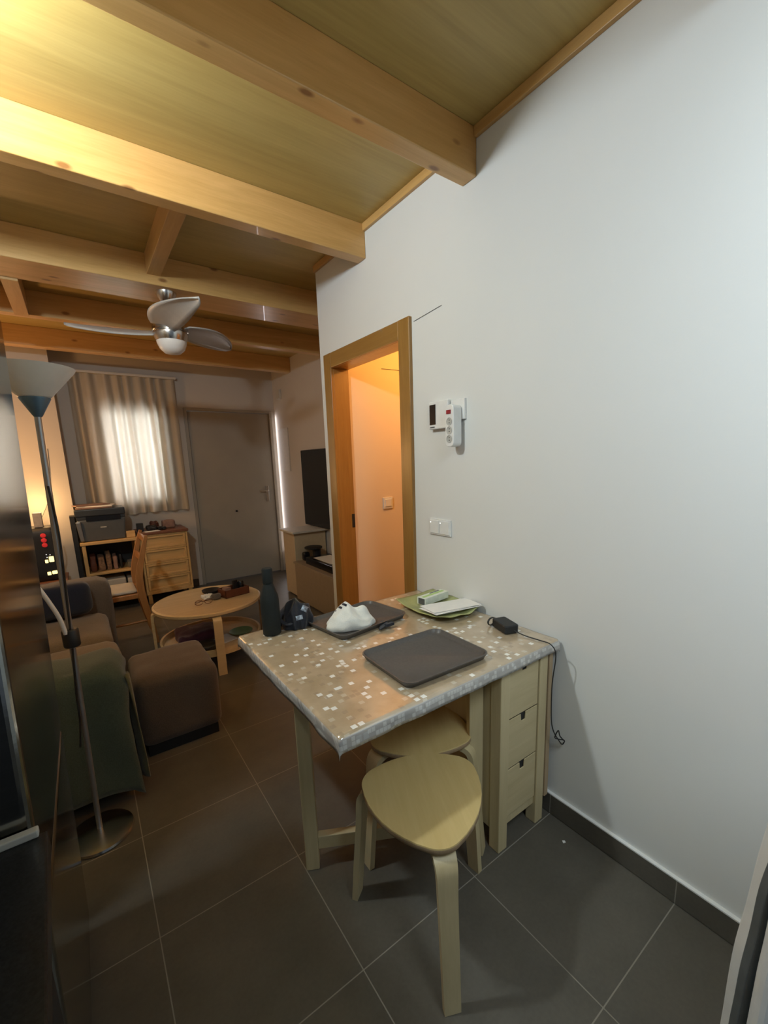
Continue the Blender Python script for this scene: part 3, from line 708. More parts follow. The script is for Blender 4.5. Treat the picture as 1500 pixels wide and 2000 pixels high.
build('base_cabinet', add_box(BM(), -.75, -.14, -.5, .78, 0.0, .83), 'cabblack', ct, bevel=.003)
build('metal_upstand', add_box(BM(), -.75, -.122, .776, .790, .86, .872), 'paletrim', ct, bevel=.002)

# ------------------------------------------------------------------ floor lamp
lx, ly = -.082, 1.865
fl = thing('floor_lamp', (lx - .03, ly, 0), 'silver torchiere floor lamp with a white bowl shade standing beside the fridge', 'floor lamp')
def lz(z): return lx - .036 + .036 * z / 1.64
build('base', add_lathe(BM(), [(0, 0), (.112, 0), (.115, .004), (.112, .012), (.07, .024), (.02, .030), (0, .030)], lz(0), ly, 48), 'chrome', fl, smooth=50)
pole = build('pole', add_tube(BM(), [(lz(.02), ly, .02), (lz(1.60), ly, 1.60)], .0095, 16), 'silver', fl, smooth=60)
build('socket_cone', add_lathe(BM(), [(.010, 1.585), (.014, 1.59), (.042, 1.642), (.042, 1.646), (0, 1.646)], lx, ly, 32), 'bluecone', fl, smooth=40)
build('shade', add_lathe(BM(), [(.040, 1.646), (.046, 1.650), (.118, 1.733), (.122, 1.740), (.116, 1.740), (.044, 1.655), (0, 1.650)], lx, ly, 48), 'lampshade', fl, smooth=60)
bm = BM(); add_lathe(bm, [(0, .785), (.024, .785), (.026, .79), (.026, .845), (.022, .85), (0, .85)], lz(.82), ly, 20); build('switch_housing', bm, 'black', fl, smooth=40)
bm = BM(); add_tube(bm, spline([(lz(.83) - .012, ly - .02, .84), (lz(.9) - .022, ly - .025, .90), (lz(1.0) - .045, ly - .03, .97), (-.175, ly - .03, 1.06)], 8), .007, 10); build('reading_arm', bm, 'white', fl, smooth=60)
bm = BM(); add_tube(bm, spline([(lz(1.36), ly - .012, 1.36), (lz(1.2) + .010, ly - .012, 1.2), (lz(1.0) + .006, ly - .013, 1.0), (lz(.8), ly - .014, .8)], 8), .0035, 6)
add_tube(bm, spline([(lz(.78), ly - .014, .78), (lz(.72) - .01, ly - .015, .62), (lz(.6) - .012, ly - .016, .5), (lz(.4) - .02, ly - .02, .40)], 8), .0035, 6)
build('cord', bm, 'black', fl, smooth=60)

# ------------------------------------------------------------------ sofa
sf = thing('sofa', (-.5, 2.9, 0), 'brown grey slipcovered sofa on the left facing the television', 'sofa')
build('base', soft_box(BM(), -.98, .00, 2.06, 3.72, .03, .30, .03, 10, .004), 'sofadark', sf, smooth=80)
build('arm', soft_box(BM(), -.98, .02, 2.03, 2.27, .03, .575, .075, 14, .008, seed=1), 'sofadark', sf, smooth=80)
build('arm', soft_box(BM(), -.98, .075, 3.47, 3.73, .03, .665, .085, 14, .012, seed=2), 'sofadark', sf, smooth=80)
build('backrest', soft_box(BM(), -1.05, -.72, 2.1, 3.7, .25, .88, .09, 14, .012, seed=3), 'sofa', sf, smooth=80)
build('seat_cushion', soft_box(BM(), -.75, .055, 2.28, 2.86, .27, .455, .055, 14, .010, seed=4, puff=.02), 'sofa', sf, smooth=80)
build('seat_cushion', soft_box(BM(), -.75, .035, 2.88, 3.46, .27, .460, .055, 14, .010, seed=5, puff=.02), 'sofa', sf, smooth=80)
solid('scatter_cushion', soft_box(BM(), -.47, -.04, 3.32, 3.45, .485, .70, .05, 12, .01, seed=6), 'navy', 'dark navy cushion leaning against the far sofa arm', 'cushion', smooth=80)
# throw over the near arm
bm = BM(); g = {}; prof = [(2.315, .36), (2.312, .50), (2.295, .57), (2.25, .602), (2.15, .607), (2.06, .602), (2.012, .572), (1.998, .50), (1.985, .35), (1.975, .20), (1.968, .065)]
pp = spline([(0, a, b) for a, b in prof], 4); xs = [-.80 + .845 * i / 44 for i in range(45)]
for i, x in enumerate(xs):
    for j, p in enumerate(pp):
        wv = .007 * math.sin(x * 26 + p.z * 3) + .012 * noise.noise(Vector((x * 5, p.y * 3, p.z * 3)))
        ed = max(0, x - .0) / .045; ed = ed * ed
        g[i, j] = bm.verts.new((x - .002 + .02 * noise.noise(Vector((0, p.y * 7, p.z * 6))), p.y - wv * (1 if j > 20 else .3), max(p.z + (wv if j <= 20 else 0) - .05 * ed - (.02 * math.sin(x * 9) if j > 36 else 0), .03)))
for i in range(44):
    for j in range(len(pp) - 1): bm.faces.new((g[i, j], g[i + 1, j], g[i + 1, j + 1], g[i, j + 1]))
tw = solid('throw_blanket', bm, 'green', 'grey green throw draped over the near sofa arm', 'blanket', smooth=80)
s = tw.modifiers.new('thick', 'SOLIDIFY'); s.thickness = .006; s.offset = 1
bm = BM(); g = {}
for i in range(13):
    for j in range(21):
        t_ = j / 20; yy = 2.0 + .22 * i / 12; zz = .57 - .50 * t_
        g[i, j] = bm.verts.new((.048 + .014 * math.sin(i * 1.3 + t_ * 2) + .02 * t_, yy, zz - .08 * (i / 12) * (1 - t_)))
for i in range(12):
    for j in range(20): bm.faces.new((g[i, j], g[i + 1, j], g[i + 1, j + 1], g[i, j + 1]))
e = build('hanging_end', bm, 'olive', tw, smooth=80); s = e.modifiers.new('thick', 'SOLIDIFY'); s.thickness = .005
# ottoman
ot = thing('ottoman', (.24, 2.42, 0), 'square brown grey fabric ottoman in front of the sofa', 'ottoman')
build('cushion_body', soft_box(BM(), .075, .455, 2.235, 2.66, .05, .405, .045, 14, .008, seed=8, puff=.012), 'ottoman', ot, smooth=80)
build('plinth', add_box(BM(), .10, .43, 2.26, 2.63, 0, .055), 'black', ot)

# ------------------------------------------------------------------ coffee table
cx, cy, cr = .655, 3.285, .370
cf = thing('coffee_table', (cx, cy, 0), 'round light wood coffee table with a lower shelf in the living room', 'coffee table')
build('tabletop', add_lathe(BM(), [(0, .418), (cr - .006, .418), (cr, .423), (cr, .440), (cr - .012, .446), (cr - .022, .441), (0, .441)], cx, cy, 72), 'coffee', cf, smooth=40)
build('lower_shelf', add_lathe(BM(), [(0, .125), (cr - .03, .125), (cr - .02, .13), (cr - .02, .175), (cr - .035, .175), (cr - .045, .143), (0, .143)], cx, cy, 72), 'coffee', cf, smooth=40)
for k in range(4):
    a = math.radians(265 + 90 * k); c, s_ = math.cos(a), math.sin(a)
    bm = BM(); add_tube(bm, spline([(cx + r * c, cy + r * s_, z) for r, z in ((cr - .14, .408), (cr - .05, .408), (cr - .010, .398), (cr + .004, .37), (cr + .004, .2), (cr + .004, 0))], 5), 0, side=(-s_, c, 0), rect=(.055, .018))
    for v in bm.verts: v.co.z = max(v.co.z, 0)
    build('leg', bm, 'coffee', cf, smooth=40)
TZ2 = .442
wb = thing('wooden_box', (.84, 3.25, TZ2), 'dark red wooden box filled with small items on the coffee table', 'box')
bm = BM(); A, B, c1, d1_ = .745, .935, 3.215, 3.345; rr = math.radians(12); pv = (.84, 3.28, 0)
add_box(bm, A, B, c1, d1_, TZ2, TZ2 + .006, rr, pv); add_box(bm, A, B, c1, c1 + .008, TZ2, TZ2 + .058, rr, pv); add_box(bm, A, B, d1_ - .008, d1_, TZ2, TZ2 + .058, rr, pv); add_box(bm, A, A + .008, c1, d1_, TZ2, TZ2 + .058, rr, pv); add_box(bm, B - .008, B, c1, d1_, TZ2, TZ2 + .058, rr, pv)
build('box_body', bm, 'boxwood', wb, bevel=.001)
for nm, q, m_, lb in (('remote_control', (.86, 3.30), 'black', 'black remote control standing in the wooden box'), ('mug', (.905, 3.31), 'blackgloss', 'small dark jar standing in the wooden box')):
    if nm == 'mug': o = solid('jar', add_lathe(BM(), [(0, TZ2 + .007), (.022, TZ2 + .007), (.024, TZ2 + .08), (.018, TZ2 + .09), (0, TZ2 + .09)], *q, 20), m_, lb, 'jar', smooth=40)
    else: o = solid(nm, add_box(BM(), q[0] - .02, q[0] + .02, q[1] - .008, q[1] + .008, TZ2 + .007, TZ2 + .105, .4), m_, lb, 'remote', bevel=.003)
solid('tissue_packet', add_box(BM(), .765, .81, 3.24, 3.29, TZ2 + .007, TZ2 + .07, .5), 'pinkbox', 'pinkish packet inside the wooden box', 'packet', bevel=.005)
solid('bowl', add_lathe(BM(), [(0, TZ2), (.03, TZ2), (.062, TZ2 + .03), (.066, TZ2 + .045), (.062, TZ2 + .045), (.03, TZ2 + .010), (0, TZ2 + .008)], .700, 3.375, 32), 'black', 'dark round bowl left of the wooden box on the coffee table', 'bowl', smooth=50)
solid('ball_of_cloth', soft_box(BM(), .665, .735, 3.215, 3.275, TZ2, TZ2 + .04, .018, 8, .008, 30), 'sofadark', 'small dark bundle in front of the wooden box', 'bundle', smooth=80)
solid('crumpled_paper', soft_box(BM(), .62, .70, 3.27, 3.33, TZ2, TZ2 + .03, .012, 10, .014, 38, seed=3), 'paper', 'crumpled pale tissue on the coffee table behind the glasses', 'tissue', smooth=30)
gl = thing('eyeglasses', (.60, 3.17, TZ2), 'brown folded eyeglasses lying on the coffee table', 'eyeglasses')
bm = BM()
for k in (-1, 1):
    rx_ = [(.60 + k * .032 + .026 * math.cos(t), 3.165, TZ2 + .022 + .018 * math.sin(t)) for t in [2 * PI * i / 20 for i in range(21)]]; add_tube(bm, rx_, .0022, 6)
add_tube(bm, [(.594, 3.165, TZ2 + .026), (.606, 3.165, TZ2 + .026)], .0022, 6)
build('rims', bm, 'boxwood', gl, smooth=60)
for k in (-1, 1):
    bm = BM(); add_tube(bm, spline([(.60 + k * .058, 3.165, TZ2 + .03), (.60 - k * .01, 3.19, TZ2 + .02), (.60 - k * .055, 3.20, TZ2 + .006)], 5), .002, 6); build('temple', bm, 'boxwood', gl, smooth=60)
SZ = .144
solid('folded_cloth', soft_box(BM(), .42, .70, 3.20, 3.47, SZ, SZ + .075, .03, 12, .016, 12, seed=4), 'purple', 'dark purple folded cloth on the lower shelf of the coffee table', 'cloth', smooth=80)
solid('folded_umbrella', soft_box(BM(), .50, .64, 3.02, 3.16, SZ, SZ + .045, .018, 8, .01, 20, seed=5), 'black', 'black pouch on the lower shelf of the coffee table', 'pouch', smooth=80)
solid('leaflet', add_box(BM(), .62, .78, 3.10, 3.25, SZ, SZ + .004, .3), 'paper', 'white leaflet beside the black pouch on the lower shelf', 'leaflet')
solid('plate', add_lathe(BM(), [(0, SZ + .005), (.05, SZ + .005), (.085, SZ + .018), (.085, SZ + .021), (.05, SZ + .009), (0, SZ + .009)], .85, 3.22, 32), 'plategreen', 'green plate on the lower shelf of the coffee table', 'plate', smooth=50)

# ------------------------------------------------------------------ tv unit, tv
tv = thing('television', (2.06, 3.85, 1.1), 'large black flat television mounted on the wall of the alcove', 'television')
build('screen', add_box(BM(), 2.045, 2.05, 3.14, 4.565, .735, 1.555), 'screen', tv, bevel=.002)
build('housing', add_box(BM(), 2.05, 2.085, 3.13, 4.575, .726, 1.562), 'black', tv, bevel=.004)
build('wall_bracket', add_box(BM(), 2.085, 2.116, 3.6, 4.1, .95, 1.3), 'black', tv)
tu = thing('tv_bench', (1.9, 3.6, 0), 'low cream lacquered television bench along the alcove wall', 'tv bench')
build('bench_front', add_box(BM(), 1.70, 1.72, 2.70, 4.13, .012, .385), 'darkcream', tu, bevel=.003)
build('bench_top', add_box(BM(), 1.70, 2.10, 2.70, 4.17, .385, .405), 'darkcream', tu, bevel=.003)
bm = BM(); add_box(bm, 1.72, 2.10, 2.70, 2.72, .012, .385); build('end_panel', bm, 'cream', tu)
ec = thing('end_cabinet', (1.9, 4.35, 0), 'tall cream end cabinet at the far end of the television bench', 'cabinet')
build('cabinet_body', add_box(BM(), 1.735, 2.10, 4.18, 4.48, .012, .695), 'cream', ec, bevel=.003)
build('cabinet_top', add_box(BM(), 1.70, 2.115, 4.13, 4.50, .6955, .72), 'offwhite', ec, bevel=.006)
sb = thing('set_top_box', (1.92, 3.8, .405), 'black box device with a pale sheet on top, on the television bench', 'device')
build('casing', add_box(BM(), 1.76, 2.03, 3.42, 3.98, .406, .475), 'blackgloss', sb, bevel=.004)
solid('paper_sheet', add_box(BM(), 1.80, 1.99, 3.50, 3.88, .4765, .4785), 'paper', 'pale sheet lying on the black box of the television bench', 'paper')
hd = thing('headphone_stand', (1.88, 4.05, .405), 'black stand with a round disc top on the television bench', 'stand')
build('disc', add_lathe(BM(), [(0, .535), (.085, .535), (.092, .54), (.092, .552), (.085, .556), (0, .556)], 1.89, 4.06, 32), 'black', hd, smooth=40)
build('column', add_lathe(BM(), [(0, .406), (.055, .406), (.055, .42), (.04, .43), (.045, .535), (0, .535)], 1.92, 4.05, 24), 'black', hd, smooth=40)
solid('speaker', soft_box(BM(), 1.79, 1.86, 4.08, 4.15, .406, .50, .02, 8, .002), 'blackgloss', 'small rounded black speaker in front of the disc stand', 'speaker', smooth=60)
pf = thing('table_ornament', (2.02, 3.55, .405), 'small brown branched ornament below the television', 'ornament')
bm = BM()
for k in range(7):
    a = k * 2.4; add_tube(bm, spline([(2.06, 3.62, .49), (2.06 + .02 * math.cos(a), 3.62 + .03 * math.sin(a), .56), (2.06 + .03 * math.cos(a), 3.62 + .09 * math.sin(a), .60 + .012 * k)], 4), .004, 6)
build('branches', bm, 'brownwood', pf, smooth=60)
build('ornament_foot', add_lathe(BM(), [(0, .406), (.03, .406), (.032, .49), (.012, .50), (0, .50)], 2.06, 3.62, 20), 'brownwood', pf, smooth=50)
ep = thing('electrical_panel', (XT, 5.1, 1.6), 'flat pale electrical panel cover on the alcove wall next to the front door', 'electrical panel')
build('cover', add_box(BM(), XT - .014, XT, 5.04, 5.33, 1.33, 1.85), 'offwhite', ep, bevel=.003)
ic = thing('door_chime', (XT, 5.22, 2.25), 'small white door chime high on the alcove wall', 'chime')
build('case', add_box(BM(), XT - .03, XT, 5.17, 5.27, 2.20, 2.31), 'offwhite', ic, bevel=.004)

# ------------------------------------------------------------------ curtain
bm = BM(); g = {}; nx, nz = 150, 24
for i in range(nx + 1):
    u = i / nx; x = .03 + .95 * u
    for j in range(nz + 1):
        t_ = j / nz; z = 2.36 - (1.42 - .12 * 0) * t_
        ph_ = u * 2 * PI * 9 + 2.6 * noise.noise(Vector((u * 4, 0, 0))) + .6 * t_ * noise.noise(Vector((u * 6, 3, 0)))
        y = 5.394 + (.030 + .018 * t_) * math.sin(ph_) * (.75 + .5 * noise.noise(Vector((u * 9, t_, 5)))) 
        g[i, j] = bm.verts.new((x + .012 * t_ * math.sin(ph_ * .5), y, z if j < nz else z + .08 * max(0, .35 - abs(u - .2)) * -1))
for i in range(nx):
    for j in range(nz): bm.faces.new((g[i, j], g[i + 1, j], g[i + 1, j + 1], g[i, j + 1]))
cu = thing('curtain', (.55, 5.39, 2.36), 'sheer cream curtain hanging in front of the daylit window', 'curtain')
build('panel', bm, 'curtain', cu, smooth=80)
build('curtain_rail', add_box(BM(), .02, 1.0, 5.36, YF - .002, 2.362, 2.385), 'offwhite', cu, bevel=.003)

# ------------------------------------------------------------------ dresser
DX0, DX1, DYF, DYB = .415, .868, 5.02, 5.42
dz = thing('dresser', (.64, 5.22, 0), 'yellow pine chest of four drawers with a brown top, left of the front door', 'dresser')
bm = BM(); add_box(bm, DX0, DX0 + .02, DYF, DYB, .12, .735); add_box(bm, DX1 - .02, DX1, DYF, DYB, .12, .735); add_box(bm, DX0, DX1, DYB - .015, DYB, .12, .735); add_box(bm, DX0, DX1, DYF, DYB, .10, .125)
for k in range(5): add_box(bm, DX0 + .02, DX1 - .02, DYF, DYF + .02, .125 + k * .149, .140 + k * .149)
build('carcass', bm, 'pinez', dz, bevel=.003)
build('top', add_box(BM(), DX0 - .012, DX1 + .012, DYF - .015, DYB + .01, .737, .765), 'brownwood', dz, bevel=.006)
for (x, y) in ((DX0 + .01, DYF + .01), (DX1 - .05, DYF + .01), (DX0 + .01, DYB - .05), (DX1 - .05, DYB - .05)): build('leg', add_box(BM(), x, x + .035, y, y + .035, 0, .10), 'pinez', dz)
for k in range(4):
    z0 = .142 + k * .149
    bm = BM(); x0_, x1_ = DX0 + .024, DX1 - .024
    add_box(bm, x0_, x1_, DYF + .018, DYF + .024, z0, z0 + .13)
    # bevelled raised border around a sunk panel
    add_box(bm, x0_, x0_ + .022, DYF + .002, DYF + .02, z0, z0 + .13); add_box(bm, x1_ - .022, x1_, DYF + .002, DYF + .02, z0, z0 + .13)
    add_box(bm, x0_ + .022, x1_ - .022, DYF + .002, DYF + .02, z0, z0 + .022); add_box(bm, x0_ + .022, x1_ - .022, DYF + .002, DYF + .02, z0 + .108, z0 + .13)
    build('drawer', bm, 'pine', dz, bevel=.003)
T3 = .766
for nm, gm, mt, lb, ct_ in (
    ('speaker', add_box(BM(), .415, .475, 5.12, 5.18, T3, T3 + .085), 'black', 'black cube speaker at the left end of the dresser top', 'speaker'),
    ('camera', soft_box(BM(), .50, .60, 5.12, 5.20, T3, T3 + .055, .02, 8, .008, 30), 'black', 'black camera-like gadget lying on the dresser top', 'gadget'),
    ('sunglasses_case', soft_box(BM(), .60, .68, 5.08, 5.14, T3, T3 + .035, .015, 8, .006, 30), 'blackgloss', 'small black case right of the gadget on the dresser top', 'case'),
    ('card_box', soft_box(BM(), .665, .79, 5.19, 5.31, T3, T3 + .085, .02, 8, .004, 20), 'pinkbox', 'pinkish brown box at the back of the dresser top', 'box'),
    ('pouch', soft_box(BM(), .55, .63, 5.22, 5.28, T3, T3 + .085, .02, 8, .010, 30), 'boxwood', 'dark red pouch behind the black gadget on the dresser top', 'pouch'),
    ('paper_sheet', add_box(BM(), .47, .61, 5.02, 5.10, T3, T3 + .003, .2), 'paper', 'white paper at the front edge of the dresser top', 'paper'),
    ('sticky_note', add_box(BM(), .31, .385, 5.03, 5.035, .735, .80), 'pine', 'small yellow card standing at the right end of the printer shelf', 'card')):
    solid(nm, gm, mt, lb, ct_, smooth=60 if 'soft' in nm else None)

# ------------------------------------------------------------------ printer shelf
SX0, SX1, SYF, SYB = -.068, .398, 5.0, 5.40
sh = thing('printer_shelf', (.165, 5.2, 0), 'pine shelf unit holding the printer between sofa and dresser', 'shelf unit')
for (x, y) in ((SX0, SYF), (SX1 - .03, SYF), (SX0, SYB - .03), (SX1 - .03, SYB - .03)): build('post', add_box(BM(), x, x + .03, y, y + .03, 0, .70), 'pinez', sh, bevel=.003)
build('top_board', add_box(BM(), SX0 - .01, SX1 + .01, SYF - .01, SYB, .70, .73), 'pine', sh, bevel=.005)
build('middle_board', add_box(BM(), SX0 + .005, SX1 - .005, SYF + .003, SYB, .395, .42), 'pine', sh, bevel=.004)
build('bottom_board', add_box(BM(), SX0 + .005, SX1 - .005, SYF + .003, SYB, .10, .13), 'pine', sh, bevel=.004)
build('back_board', add_box(BM(), SX0 + .03, SX1 - .03, SYB - .01, SYB, .13, .70), 'cabblack', sh)
pr = thing('printer', (.12, 5.2, .73), 'dark grey multifunction laser printer on the pine shelf unit', 'printer')
PZ = .731
bm = BM(); add_hex(bm, [(-.055, 5.03, PZ), (.30, 5.03, PZ), (.30, 5.32, PZ), (-.055, 5.32, PZ), (-.075, 5.01, PZ + .215), (.32, 5.01, PZ + .215), (.32, 5.32, PZ + .215), (-.075, 5.32, PZ + .215)])
build('printer_body', bm, 'printer', pr, bevel=.012, seg=3)
build('scanner_lid', add_box(BM(), -.085, .325, 5.0, 5.33, PZ + .245, PZ + .315), 'printertop', pr, bevel=.01, seg=3)
build('paper_slot', add_box(BM(), .00, .28, 5.002, 5.06, PZ + .200, PZ + .245), 'blackgloss', pr)
build('control_panel', add_box(BM(), -.075, .32, 5.01, 5.32, PZ + .215, PZ + .246), 'printertop', pr, bevel=.004)
build('side_grip', add_hex(BM(), [(-.068, 5.005, PZ + .01), (-.035, 5.005, PZ + .01), (-.035, 5.03, PZ + .01), (-.068, 5.03, PZ + .01), (-.085, 4.99, PZ + .20), (-.045, 4.99, PZ + .20), (-.045, 5.03, PZ + .20), (-.085, 5.03, PZ + .20)]), 'silver', pr, bevel=.006)
build('name_badge', add_box(BM(), .105, .155, 5.0125, 5.018, PZ + .128, PZ + .138), 'paletrim', pr)
for k, (dx, dy, rz, m_, lb) in enumerate(((-.0, .0, .05, 'pinkbox', 'brown envelope lying on the printer lid'), (.03, .02, -.2, 'paper', 'white sheet lying on top of the printer'), (-.03, .05, .3, 'pinkbox', 'topmost brown folder on the printer'))):
    solid('envelope', add_box(BM(), -.07 + dx, .22 + dx, 5.04 + dy, 5.27 + dy, PZ + .317 + k * .012, PZ + .327 + k * .012, rz), m_, lb, 'envelope')
# things on shelf boards
for k, (x0_, x1_, h_, m_, lb) in enumerate(((-.025, .026, .16, 'boxwood', 'dark red folder at the left of the middle shelf'), (.042, .098, .14, 'brownpaper', 'brown paper bundle left of centre on the middle shelf'), (.110, .152, .17, 'brownpaper', 'brown paper bundle in the centre of the middle shelf'), (.166, .205, .13, 'pinkbox', 'pinkish paper bundle right of centre on the middle shelf'), (.22, .24, .15, 'black', 'thin black binder on the middle shelf'))):
    solid('paper_bundle', soft_box(BM(), x0_, x1_, 5.06, 5.30, .421, .421 + h_, .012, 8, .007, 14, seed=k), m_, lb, 'papers', 'papers standing on the middle shelf', smooth=50)
solid('drinking_glass', add_lathe(BM(), [(0, .422), (.024, .422), (.028, .50), (.026, .50), (.022, .428), (0, .428)], .31, 5.08, 24), 'glass', 'small clear glass at the right end of the middle shelf', 'glass', smooth=50)
solid('storage_box', add_box(BM(), .055, .25, 5.03, 5.32, .131, .33), 'offwhite', 'white storage box on the bottom board of the shelf unit', 'storage box', bevel=.01)
solid('storage_box', add_box(BM(), .265, .355, 5.03, 5.30, .131, .32), 'offwhite', 'narrow white storage box at the right end of the bottom board', 'storage box', bevel=.01)
solid('black_board', add_box(BM(), -.125, -.085, 5.02, 5.16, 0, .99), 'black', 'narrow black board standing left of the printer shelf', 'board', bevel=.002)

# ------------------------------------------------------------------ desk chair seen from the side
ch = thing('wooden_chair', (.12, 4.05, 0), 'orange brown wooden chair seen side-on in front of the printer shelf', 'chair')
def post(y):
    return spline([(.365, y, .895), (.325, y, .76), (.285, y, .60), (.278, y, .48), (.292, y, .34), (.322, y, .15), (.345, y, 0)], 6)
for y in (3.84, 4.22):
    bm = BM(); pts = post(y); n_ = len(pts); add_tube(bm, pts, 0, side=(1, 0, 0), rect=([.022 + .030 * math.sin(PI * min(1, i / n_)) for i in range(n_)], .026))
    for v in bm.verts: v.co.z = max(v.co.z, 0)
    build('leg', bm, 'chairwood', ch, smooth=40, bevel=.003)
for y in (3.86, 4.20): build('leg', add_box(BM(), -.12, -.088, y - .014, y + .014, 0, .43), 'chairwood', ch, bevel=.003)
for z, x in ((.85, .35), (.70, .307)):
    build('back_rail', add_tube(BM(), [(x, 3.85, z), (x + .008, 4.03, z), (x, 4.21, z)], 0, side=(0, 0, 1), rect=(.05, .016)), 'chairwood', ch)
bm = BM(); add_box(bm, -.125, .285, 3.85, 4.21, .395, .435); build('seat', bm, 'chairwood', ch, bevel=.006)
build('rung', add_tube(BM(), [(-.10, 3.855, .20), (.31, 3.85, .20)], .010, 8), 'chairwood', ch, smooth=60)
solid('seat_pad', soft_box(BM(), -.11, .255, 3.87, 4.20, .436, .462, .013, 10, .002), 'offwhite', 'pale seat pad lying on the wooden chair', 'seat pad', smooth=80)

# ------------------------------------------------------------------ desk corner behind the lamp
dk = thing('side_table', (-.38, 4.85, 0), 'small dark side table behind the far end of the sofa', 'side table')
build('tabletop', add_box(BM(), -.62, -.20, 4.68, 5.06, .44, .46), 'brownwood', dk, bevel=.003)
for x in (-.61, -.24):
    for y in (4.69, 5.02): build('leg', add_box(BM(), x, x + .03, y, y + .03, 0, .44), 'brownwood', dk)
pc = thing('computer_tower', (-.36, 4.85, .46), 'black computer tower with glowing red and yellow lights behind the floor lamp', 'computer')
build('case', soft_box(BM(), -.47, -.235, 4.74, 5.0, .461, .935, .03, 10, .003), 'black', pc, smooth=60)
for k in range(3):
    o = build('red_light', add_lathe(BM(), [(0, -.012), (.016, -.010), (.020, 0), (.016, .010), (0, .012)], 0, 0, 16), 'redled', pc)
    for v in o.data.vertices: x, y, z = v.co; v.co = (-.318 + x, 4.736 + z * .6, .868 - k * .042 + y)
for (x, z, w_, h_) in ((-.290, .655, .034, .05), (-.325, .64, .022, .03), (-.322, .53, .026, .03), (-.283, .535, .036, .03)):
    build('yellow_light', add_box(BM(), x - w_ / 2, x + w_ / 2, 4.732, 4.742, z - h_ / 2, z + h_ / 2), 'yellowled', pc, bevel=.008, seg=3)
for (x, z) in ((-.32, .70), (-.295, .695), (-.318, .675), (-.292, .668)): build('white_light', add_box(BM(), x - .003, x + .003, 4.734, 4.742, z - .003, z + .003), 'whiteled', pc)
solid('grey_box', add_box(BM(), -.37, -.31, 4.80, 4.88, .936, 1.06), 'greybox', 'small pale grey box standing on the computer tower', 'box', bevel=.003)
solid('lamp_cord', add_tube(BM(), spline([(-.20, 5.165, 1.62), (-.22, 5.16, 1.35), (-.26, 5.15, 1.15), (-.31, 5.13, 1.03), (-.36, 5.05, .93)], 6), .0025, 6), 'gasket', 'thin cord hanging down the warmly lit wall', 'cord', smooth=60)
solid('white_cable', add_tube(BM(), spline([(-.225, 4.73, .90), (-.218, 4.73, .82), (-.225, 4.73, .74), (-.24, 4.73, .70)], 6), .0045, 6), 'white', 'white cable arcing beside the computer tower', 'cable', smooth=60)

# ------------------------------------------------------------------ ceiling fan
fx, fy = .572, 3.06
fn_ = thing('ceiling_fan', (fx, fy, ZB), 'three-bladed ceiling fan with nickel motor and frosted light dome', 'ceiling fan')
build('canopy', add_lathe(BM(), [(0, 2.449), (.058, 2.449), (.056, 2.435), (.036, 2.40), (.018, 2.385), (0, 2.385)], fx, fy, 32), 'chrome', fn_, smooth=50)
build('downrod', add_lathe(BM(), [(0, 2.387), (.009, 2.387), (.009, 2.28), (0, 2.28)], fx, fy, 16), 'chrome', fn_, smooth=40)
build('motor', add_lathe(BM(), [(0, 2.285), (.05, 2.285), (.088, 2.268), (.10, 2.25), (.10, 2.228), (.094, 2.224), (.098, 2.220), (.098, 2.205), (.088, 2.180), (.085, 2.172), (0, 2.172)], fx, fy, 48), 'chrome', fn_, smooth=40)
build('light_dome', add_lathe(BM(), [(.084, 2.172), (.083, 2.160), (.070, 2.128), (.045, 2.105), (0, 2.096)], fx, fy, 40), 'glassdome', fn_, smooth=60)
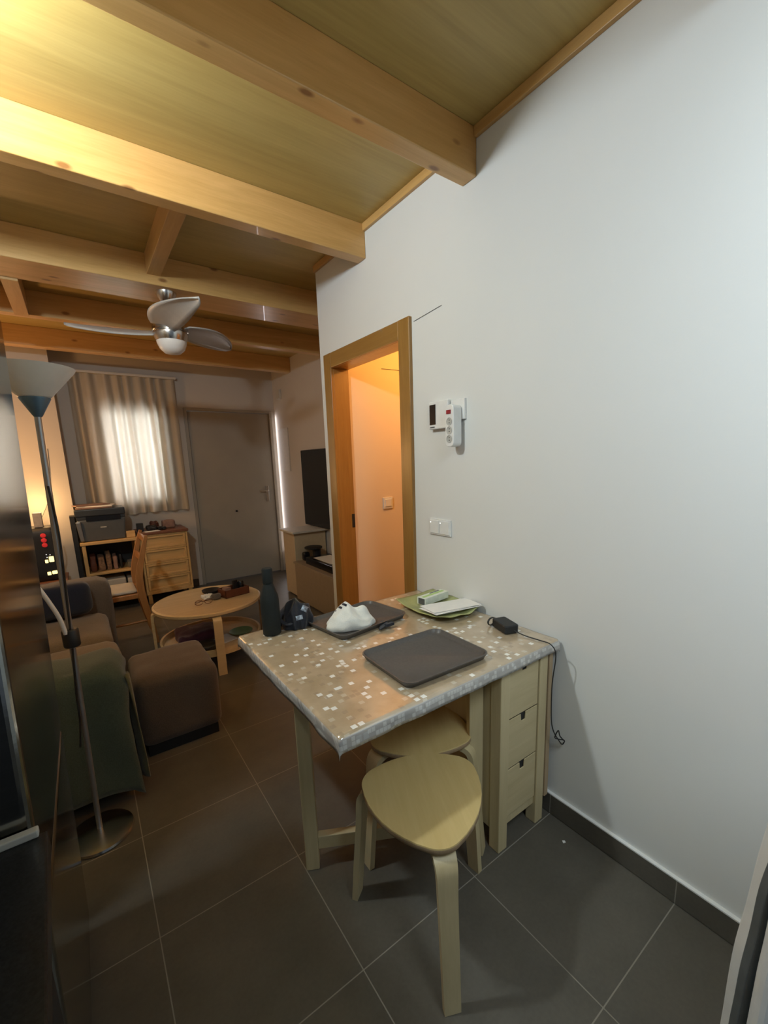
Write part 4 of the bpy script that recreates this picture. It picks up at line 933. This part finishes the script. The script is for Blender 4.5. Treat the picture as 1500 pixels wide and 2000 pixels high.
for a in (143, 24, 262):
    ar = math.radians(a); bm = BM(); g = {}; nl, nw = 26, 6
    for i in range(nl + 1):
        t_ = i / nl; r = .06 + .50 * t_
        wd = .075 + .105 * math.sin(PI * min(1, t_ * .9 + .12)) - .02 * t_
        if t_ > .86: wd *= math.sqrt(max(0.02, 1 - ((t_ - .86) / .14) ** 2))
        sweep = .17 * t_ * t_ - .045
        for j in range(nw + 1):
            s = j / nw - .5
            y = sweep + s * wd; z = 2.235 + .02 * t_ - s * wd * .38 + .012 * (1 - 4 * s * s)
            c, sn = math.cos(ar), math.sin(ar)
            g[i, j] = bm.verts.new((fx + r * c - y * sn, fy + r * sn + y * c, z))
    for i in range(nl):
        for j in range(nw): bm.faces.new((g[i, j], g[i + 1, j], g[i + 1, j + 1], g[i, j + 1]))
    o = build('blade', bm, 'blade', fn_, smooth=80); s = o.modifiers.new('thick', 'SOLIDIFY'); s.thickness = .006

# ------------------------------------------------------------------ white appliance at lower right, close to the camera

n_, s_ = Vector((.58, .8146, 0)), Vector((.8146, -.58, 0))
def slab(outline, d0, d1):
    bm = BM(); return add_prism(bm, outline, d0, d1, lambda a, z, d: tuple(n_ * d + s_ * a + Vector((0, 0, z))))
ap = thing('appliance', (.75, .05, 0), 'white plastic appliance with a dark grey band, cut off at the lower right corner', 'appliance')
RIM = [(0.560, 0.90), (0.551, 0.855), (0.541, 0.783), (0.533, 0.688), (0.525, 0.618), (0.522, 0.556), (0.521, 0.47)]
DARK = [(0.525, 0.86), (0.519, 0.828), (0.510, 0.776), (0.506, 0.704), (0.500, 0.637), (0.498, 0.579), (0.496, 0.538)]
BODY = [(0.500, 0.86), (0.496, 0.821), (0.494, 0.779), (0.492, 0.718), (0.489, 0.664), (0.488, 0.627), (0.487, 0.589)]
def spline2(pts): return [(p.x, p.z) for p in spline([(a, 0, z) for a, z in pts], 4)]
def close(pts, x1=.95):
    a, z = pts[-1]; a0, z0 = pts[0]
    top = [(p.x, p.z) for p in spline([(x1, 0, z0 - .02), (x1 - .015, 0, z0 + .06), (x1 - .07, 0, z0 + .135), (x1 - .16, 0, z0 + .16), (a0 + .12, 0, z0 + .15), (a0 + .045, 0, z0 + .10), (a0 + .012, 0, z0 + .045), (a0, 0, z0)], 5)][:-1]
    return [(x1, .0)] + top + pts + [(a - .004, z - .15), (a + .004, .04), (a + .02, .0)]
SC = lambda pts, f: spline2([(a * f, z) for a, z in pts])
build('white_rim', slab(close(SC(RIM, .56 / .54)), .530, .56), 'white', ap, bevel=.004)
build('grey_band', slab(close(SC(DARK, .512 / .50)), .498, .512), 'gasket', ap, bevel=.002)
build('front_body', slab(close(SC(BODY, .494 / .47)), .468, .494), 'white', ap, bevel=.012, seg=3)
